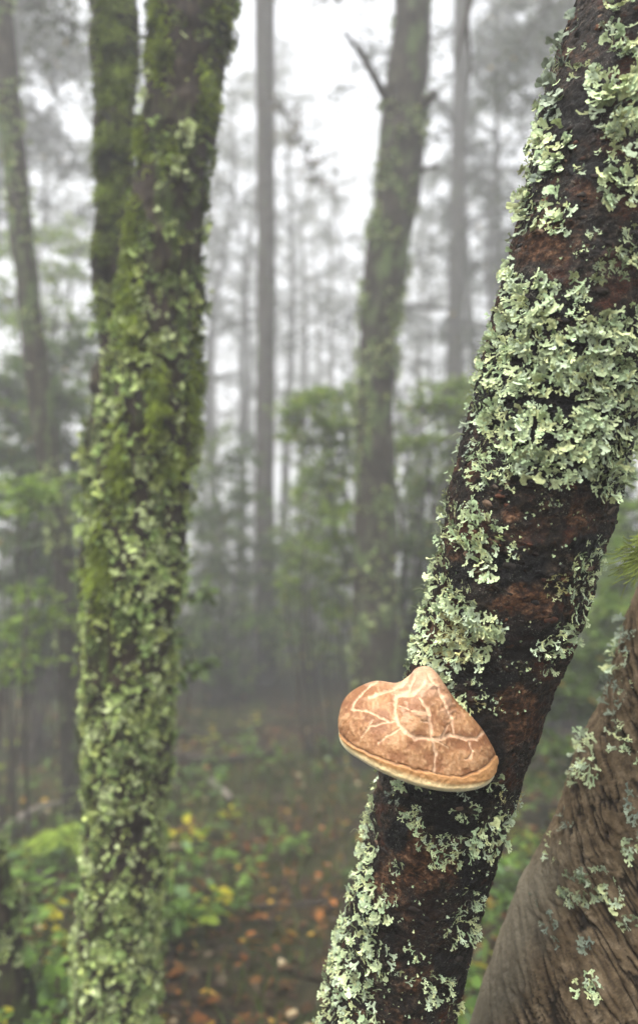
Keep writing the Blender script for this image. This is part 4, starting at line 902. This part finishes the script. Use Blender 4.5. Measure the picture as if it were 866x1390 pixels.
for (px, d, var, sc, tilt) in [(388, 21, 1, 1, 0), (410, 25, 0, 1, .02), (308, 19, 2, 1.1, -.05), (326, 23, 1, 1.1, .03), (452, 30, 3, 1.1, 0), (655, 20, 3, 1.0, .02), (690, 16, 5, 1, 0), (745, 20, 1, 1.1, 0), (570, 27, 0, 1.1, 0), (288, 30, 3, 1.2, 0),
                               (240, 18, 0, 1, 0), (180, 21, 1, 1.1, 0), (75, 25, 0, 1, 0), (-30, 17, 3, 1, 0), (-120, 14, 5, 1, 0), (820, 17, 3, 1, 0), (900, 15, 5, 1, 0), (980, 13, 5, 1, 0),
                               (433, 36, 1, 1.3, 0), (525, 33, 3, 1.3, 0), (366, 38, 0, 1.3, 0), (630, 34, 3, 1.3, 0), (232, 34, 3, 1.3, 0), (720, 31, 0, 1.3, 0), (130, 32, 1, 1.3, 0), (42, 30, 3, 1.2, 0), (800, 30, 1, 1.2, 0), (-80, 24, 0, 1.2, 0), (930, 24, 3, 1.2, 0),
                               (470, 19, 4, 1, 0), (557, 18, 4, 1.1, .03), (338, 17, 4, 1, -.03), (592, 22, 4, 1.2, 0), (675, 14, 4, 1.1, -.02), (275, 45, 0, 1.4, 0), (345, 48, 1, 1.4, 0), (410, 46, 3, 1.4, 0), (480, 47, 0, 1.4, 0), (560, 45, 1, 1.4, 0), (620, 48, 0, 1.4, 0), (690, 44, 3, 1.4, 0), (160, 46, 0, 1.4, 0), (60, 46, 3, 1.4, 0)]:
    far = d > 26; kind_ = ('upright grey', 'gently bowed grey', 'short bushy', 'tall layer-branched', 'whip-thin', 'broad full-crowned')[var]
    bgtree(px, d, var, ('ghost-pale %s tree almost lost in the white fog' if far else '%s tree half dissolved in mist behind the clearing') % kind_, sc=sc, tilt=tilt, group=('ghost-pale ' if far else 'misty ') + kind_ + ' trees')
hanging('leafy_branch', 'overhanging branch with brownish leaves beside the straight grey trunk', (365, 130, 10.4), [(385, 150, 10.0), (405, 185, 9.7), (420, 220, 9.4), (430, 255, 9.2)], np.array([[.09, .075, .025], [.06, .07, .02], [.13, .08, .03]]), .075, 36, .3)
hanging('leafy_branch', 'grey-green drooping branch hanging over the top left corner', (-60, -120, 6.5), [(-20, -40, 6.5), (40, -5, 6.6), (85, 25, 6.8), (110, 40, 7.0)], G_FAR, .075, 60, .38)
hanging('leafy_branch', 'dim leafy branch hanging high behind the leaning birch top', (860, -150, 9.0), [(790, -60, 9.0), (740, 10, 9.0), (700, 70, 9.2), (670, 140, 9.4)], G_FAR, .09, 90, .6)
hanging('leafy_branch', 'thin leafy branch dangling above the snapped branch stub', (330, -160, 9.5), [(380, -80, 9.4), (420, -20, 9.2), (450, 10, 9.0)], G_FAR, .08, 30, .35)

# crowns above the view and unseen trees round about, added to keep the clearing dim
def crown_on(root, Aq, lo, spread, n_limb, nleaf, seed):
    sm = MB(); lf = MB(); n = len(Aq)
    for b in range(n_limb):
        u = lo + (1 - lo) * (b + rng.random()) / n_limb; k = min(int(u * n), n - 1); a = b * 2.4 + seed; L = spread * rng.uniform(.6, 1.15)
        e = Aq[k] + np.array([math.cos(a) * L, math.sin(a) * L, rng.uniform(.1, .5) * L]); m = (Aq[k] + e) / 2 + np.array([0, 0, .12 * L])
        bc = catmull([Aq[k], m, e], 12); V, Fc = tube(bc, np.linspace(.03, .006, 12), 6, cap=False); sm.add(V, Fc)
        for w in (5, 8, 11): spray(lf, sm, bc[w], spread * .3, spread * .12, nleaf // (n_limb * 3), .125, G_FAR, hub=bc[w], nt=5, flat=.7, droop=.2)
    sm.build('branch', M_far, root)['kind'] = 'stuff'; o = lf.build('crown', M_leaf, root); o['kind'] = 'stuff'
crown_on(mossy, A3, .93, 2.2, 9, 1400, 1); crown_on(twin, A4, .95, 2.0, 8, 1100, 2); crown_on(curved, A5, .92, 2.0, 8, 1000, 3); crown_on(midt, A6, .95, 2.4, 10, 3000, 4)
crown_on(st1, root_axis[st1.name], .84, 4.2, 18, 9000, 5)
crown_on(st2, root_axis[st2.name], .86, 4.2, 16, 8000, 6)
SIDE = 'tall full-crowned tree added out of view to shade the clearing'
for (xx, yy, var) in [(-7.0, 7, 1), (-5.8, 9.6, 6), (5.9, 9.4, 6), (-7.2, 13.5, 6), (7.4, 13.2, 6), (-10, 17, 6), (10, 17, 6), (-12, 12, 6), (12, 12, 6), (-8.5, 4.5, 3), (8.3, 5, 3), (-9.5, 10, 0), (9.4, 10, 3), (-8, -1.5, 1), (8, -2, 0), (-9, -6, 3), (9, -7, 1)]:
    r_ = bgtree(433, 10, var, SIDE, group='shade trees added round the clearing', name='shade_tree'); r_.location = (xx, yy, float(gz(xx, yy)))
# ------------------------------------------------------------------ forest floor
def ground_pts(n, dmin, dmax, power=1.0, xw=.62):
    d = dmin + (dmax - dmin) * rng.random(n) ** power; x = rng.uniform(-xw, xw, n) * d; return x, d
PAL_L = np.array([[.055, .030, .014], [.085, .045, .018], [.04, .024, .014], [.12, .06, .02], [.10, .075, .045], [.05, .035, .02], [.16, .075, .02]])
n = 16000; x, y = ground_pts(n, 1.9, 10, 1.3); z = gz(x, y) + rng.uniform(0, .025, n)
d = rng.normal(size=(n, 3)); d[:, 2] *= .25; d /= np.linalg.norm(d, axis=1, keepdims=True); nr = rng.normal(size=(n, 3)) * .35 + np.array([0, 0, 1])
col = PAL_L[rng.integers(len(PAL_L), size=n)] * rng.uniform(.6, 1.3, (n, 1))
br = rng.random(n); col[br < .04] = np.array([.46, .28, .04]); col[(br > .04) & (br < .085)] = np.array([.34, .13, .03]); col[(br > .11) & (br < .135)] = np.array([.52, .42, .25]); col[(br > .135) & (br < .2)] = np.array([.20, .075, .02])
mb = MB(); mb.add(*leaf_arrays(np.stack([x, y, z], -1), nr, d, rng.uniform(.035, .075, n), col, (1, .62)))
lit = mb.build('leaf_litter', M_litter); tag(lit, 'brown and orange fallen leaves scattered over the forest floor', 'leaf litter', kind='stuff')
# grass and moss blades
n = 42000; x, y = ground_pts(n, 2.0, 15, 1.0); p = np.stack([x, y, np.zeros(n)], -1)
ok = rng.random(n) < sstep(-.2, .25, fbm(p * .9, 3, 130)) * (.35 + .65 * sstep(4.0, 6.5, y)); x, y = x[ok], y[ok]; n = len(x)
h = rng.uniform(.05, .16, n); a = rng.uniform(0, 6.28, n); w = rng.uniform(.003, .007, n); le = rng.normal(size=(n, 2)) * .5
b0 = np.stack([x, y, gz(x, y) - .01], -1); e = np.stack([np.cos(a), np.sin(a), a * 0], -1) * w[:, None]
m_ = b0 + np.stack([le[:, 0] * h * .3, le[:, 1] * h * .3, h * .6], -1); t = b0 + np.stack([le[:, 0] * h, le[:, 1] * h, h], -1)
V = np.stack([b0 - e, b0 + e, m_ - e * .8, m_ + e * .8, t], 1).reshape(-1, 3); q = (np.arange(n) * 5)[:, None]
fc = np.concatenate([q + np.array([[0, 1, 3]]), q + np.array([[0, 3, 2]]), q + np.array([[2, 3, 4]])])
gc = np.array([[.07, .11, .02], [.10, .14, .025], [.055, .085, .016], [.12, .12, .035]])[rng.integers(4, size=n)] * rng.uniform(.7, 1.2, (n, 1))
grass = mk('grass', V, fc, M_leaf, None, {'Col': np.repeat(gc, 5, 0)}); tag(grass, 'thin dark green grass covering the forest floor', 'grass', kind='stuff')
# seedlings: countable little plants on the floor
def seedling_mesh(k, nl, hgt, rad, pal, size):
    sm = MB(); c = []
    for q in range(max(2, nl // 4)):
        a = rng.uniform(0, 6.28); e = np.array([math.cos(a) * rad * rng.uniform(.2, 1), math.sin(a) * rad * rng.uniform(.2, 1), hgt * rng.uniform(.5, 1.1)])
        V, Fc = tube(catmull([np.zeros(3), e * np.array([.4, .4, .6]), e], 6), np.linspace(.003, .0012, 6), 4, cap=False); sm.add(V, Fc, np.array((.05, .06, .02)))
        m = 4; p = e * rng.uniform(.55, 1.05, (m, 1)); d = rng.normal(size=(m, 3)); d[:, 2] = d[:, 2] * .3 + .05; d /= np.linalg.norm(d, axis=1, keepdims=True)
        sm.add(*leaf_arrays(p, rng.normal(size=(m, 3)) * .35 + np.array([0, 0, 1]), d, size * rng.uniform(.7, 1.3, m), pal[rng.integers(len(pal), size=m)] * rng.uniform(.8, 1.2, (m, 1)), (1, .6)))
    return sm.data('seedling', M_leaf)
PB = np.array([[.14, .25, .04], [.20, .33, .06], [.11, .20, .04], [.15, .25, .09]]); PY = np.array([[.32, .38, .03], [.44, .40, .03], [.24, .33, .03]])
SV = [seedling_mesh(0, 16, .14, .10, PB, .05), seedling_mesh(1, 24, .20, .13, PB, .05), seedling_mesh(2, 12, .09, .08, PB, .045), seedling_mesh(3, 20, .16, .12, PY, .05), seedling_mesh(4, 28, .24, .16, PB * .8, .055)]
SLB = ['small bright green seedling among fallen leaves on the forest floor'] * 3 + ['small yellow-green seedling among fallen leaves on the forest floor', 'taller dull green seedling among fallen leaves on the forest floor']
cnt = 0
while cnt < 290:
    dd = 2.3 + 5.5 * rng.random() ** 1.5; xx = rng.uniform(-.5, .5) * dd
    if fbm(np.array([[xx * 1.1, dd * 1.1, 3.0]]), 2, 140)[0] < -.12: continue
    k = int(rng.choice(5, p=[.3, .22, .25, .1, .13])); o = bpy.data.objects.new('seedling', SV[k]); link(o)
    o.location = (xx, dd, float(gz(xx, dd)) - .005); o.rotation_euler = (0, 0, rng.uniform(0, 6.28)); s = rng.uniform(.7, 1.5); o.scale = (s, s, s)
    tag(o, SLB[k], 'seedling', ['green seedlings', 'green seedlings', 'green seedlings', 'yellow-green seedlings', 'taller seedlings'][k]); cnt += 1
# fern beside the mossy trunk foot
fb_ = gpt(112, 1185); fern = empty('fern', fb_, 'bright lime green fern at the foot of the thick mossy trunk', 'fern')
for q in range(7):
    a = math.pi * .75 + q * .5 + rng.normal() * .15; L = rng.uniform(.28, .42); mb = MB(); b0 = np.array(fb_)
    e = b0 + np.array([math.cos(a) * L * .9, math.sin(a) * L * .9, .12 + rng.uniform(0, .08)]); cv = catmull([b0, (b0 + e) / 2 + np.array([0, 0, .12]), e], 22); V, Fc = tube(cv, np.linspace(.003, .001, 22), 4, cap=False); mb.add(V, Fc, np.array((.18, .26, .03)))
    for s in range(4, 22):
        ax = cv[min(s + 1, 21)] - cv[s - 1]; ax /= np.linalg.norm(ax); sd_ = np.cross(ax, [0, 0, 1]); sd_ /= np.linalg.norm(sd_)
        ln = .085 * math.sin(math.pi * (s + 2) / 25)
        for sg in (-1, 1):
            mb.add(*leaf_arrays(cv[s:s + 1], np.array([[0, 0, 1.0]]), ((sd_ * sg + ax * .45) / np.linalg.norm(sd_ * sg + ax * .45))[None], np.array([ln]), np.array([[.30, .42, .05]]) * rng.uniform(.8, 1.1), (1, .3)))
    mb.build('frond', M_leaf, fern)
# fallen branches and sticks
def stick(label, pts, r0, r1, mat=M_dead, name='fallen_branch', lift=.03):
    b = [np.array(gpt(px, py)) + np.array([0, 0, lift + l]) for (px, py, l) in pts]; n = 24; root = empty(name, Vector(b[0]), label, 'branch')
    V, Fc = tube(catmull(b, n), np.linspace(r0, r1, n), 9, lump(.006, 14, 21)); mk('branch', V, Fc, mat, root)
    return root
stick('pale barkless fallen branch lying against the lichened stem at the left edge', [(-40, 1168, .0), (10, 1142, .05), (50, 1118, .06), (92, 1100, .02)], .03, .018)
stick('short pale grey stick lying alone in the clearing', [(284, 1066, 0), (298, 1078, .01), (313, 1090, 0)], .032, .026)
stick('long thin dark fallen branch across the grassy far side of the clearing', [(240, 1005, .02), (310, 1006, .06), (380, 995, .08), (470, 985, .03)], .02, .01, M_stem)
stick('dark rotten log lying in front of the straight grey trunk', [(232, 1035, .02), (300, 1040, .02), (372, 1030, .02)], .045, .035, M_stem)
stick('thin brown twig half buried in leaves among the seedlings', [(270, 1238, .02), (350, 1246, .02), (440, 1240, .02)], .012, .006, M_stem)
stick('pale broken branch lying behind the foot of the fungus birch', [(655, 1185, .03), (690, 1205, .05), (730, 1222, .02)], .022, .012)
stick('thin crooked stick lying between the thick mossy trunk and the pale branch', [(40, 1195, .02), (85, 1215, .03), (130, 1225, .02)], .012, .007, M_stem)
# lichened stem at the lower left corner
CT2 = [(1440, -58, 62, 2.45), (1390, -46, 54, 2.45), (1300, -36, 33, 2.45), (1250, -36, 26, 2.45), (1200, -40, 18, 2.45), (1150, -48, 3, 2.45), (1110, -62, -22, 2.45)]
A7, R7 = trunk_axis(CT2, 70); V7, F7 = tube(A7, R7, 50, lump(.014, 8, 160))
stump = empty('broken_stem', Vector(A7[0]), 'short lichen-coated broken stem leaning at the corner next to the pale fallen branch', 'stump'); mk('trunk', V7, F7, M_left, stump)
mb = MB(); cover(mb, A7, V7, 50, 4500, .017, FR_COARSE, LC_L, lambda p: sstep(-.4, .1, fbm(p * 9, 3, 162)), (.0, .9), 0, 69, clus=12)
o = mb.build('lichen_cover', M_lichen, stump); o['kind'] = 'stuff'

# ------------------------------------------------------------------ haze: one closed box of even mist round everything
hm = bpy.data.materials.new('mist'); hm.use_nodes = True; ht = hm.node_tree; ht.nodes.clear()
ho = ht.nodes.new('ShaderNodeOutputMaterial'); hv = ht.nodes.new('ShaderNodeVolumePrincipled')
hv.inputs['Color'].default_value = (.95, .958, .97, 1); hv.inputs['Density'].default_value = HAZE_DENSITY; hv.inputs['Anisotropy'].default_value = .25
ht.links.new(hv.outputs[0], ho.inputs['Volume'])
x0, x1, y0, y1, z0, z1 = -75, 75, -35, 105, -1.6, 26.5
Vh = [(a, b, c) for c in (z0, z1) for b in (y0, y1) for a in (x0, x1)]
haze = mk('haze', Vh, np.array([[0, 2, 3, 1], [4, 5, 7, 6], [0, 1, 5, 4], [2, 6, 7, 3], [0, 4, 6, 2], [1, 3, 7, 5]]), hm, smooth=False); haze['kind'] = 'stuff'
tag(haze, 'white mist hanging between all the trees', 'mist')
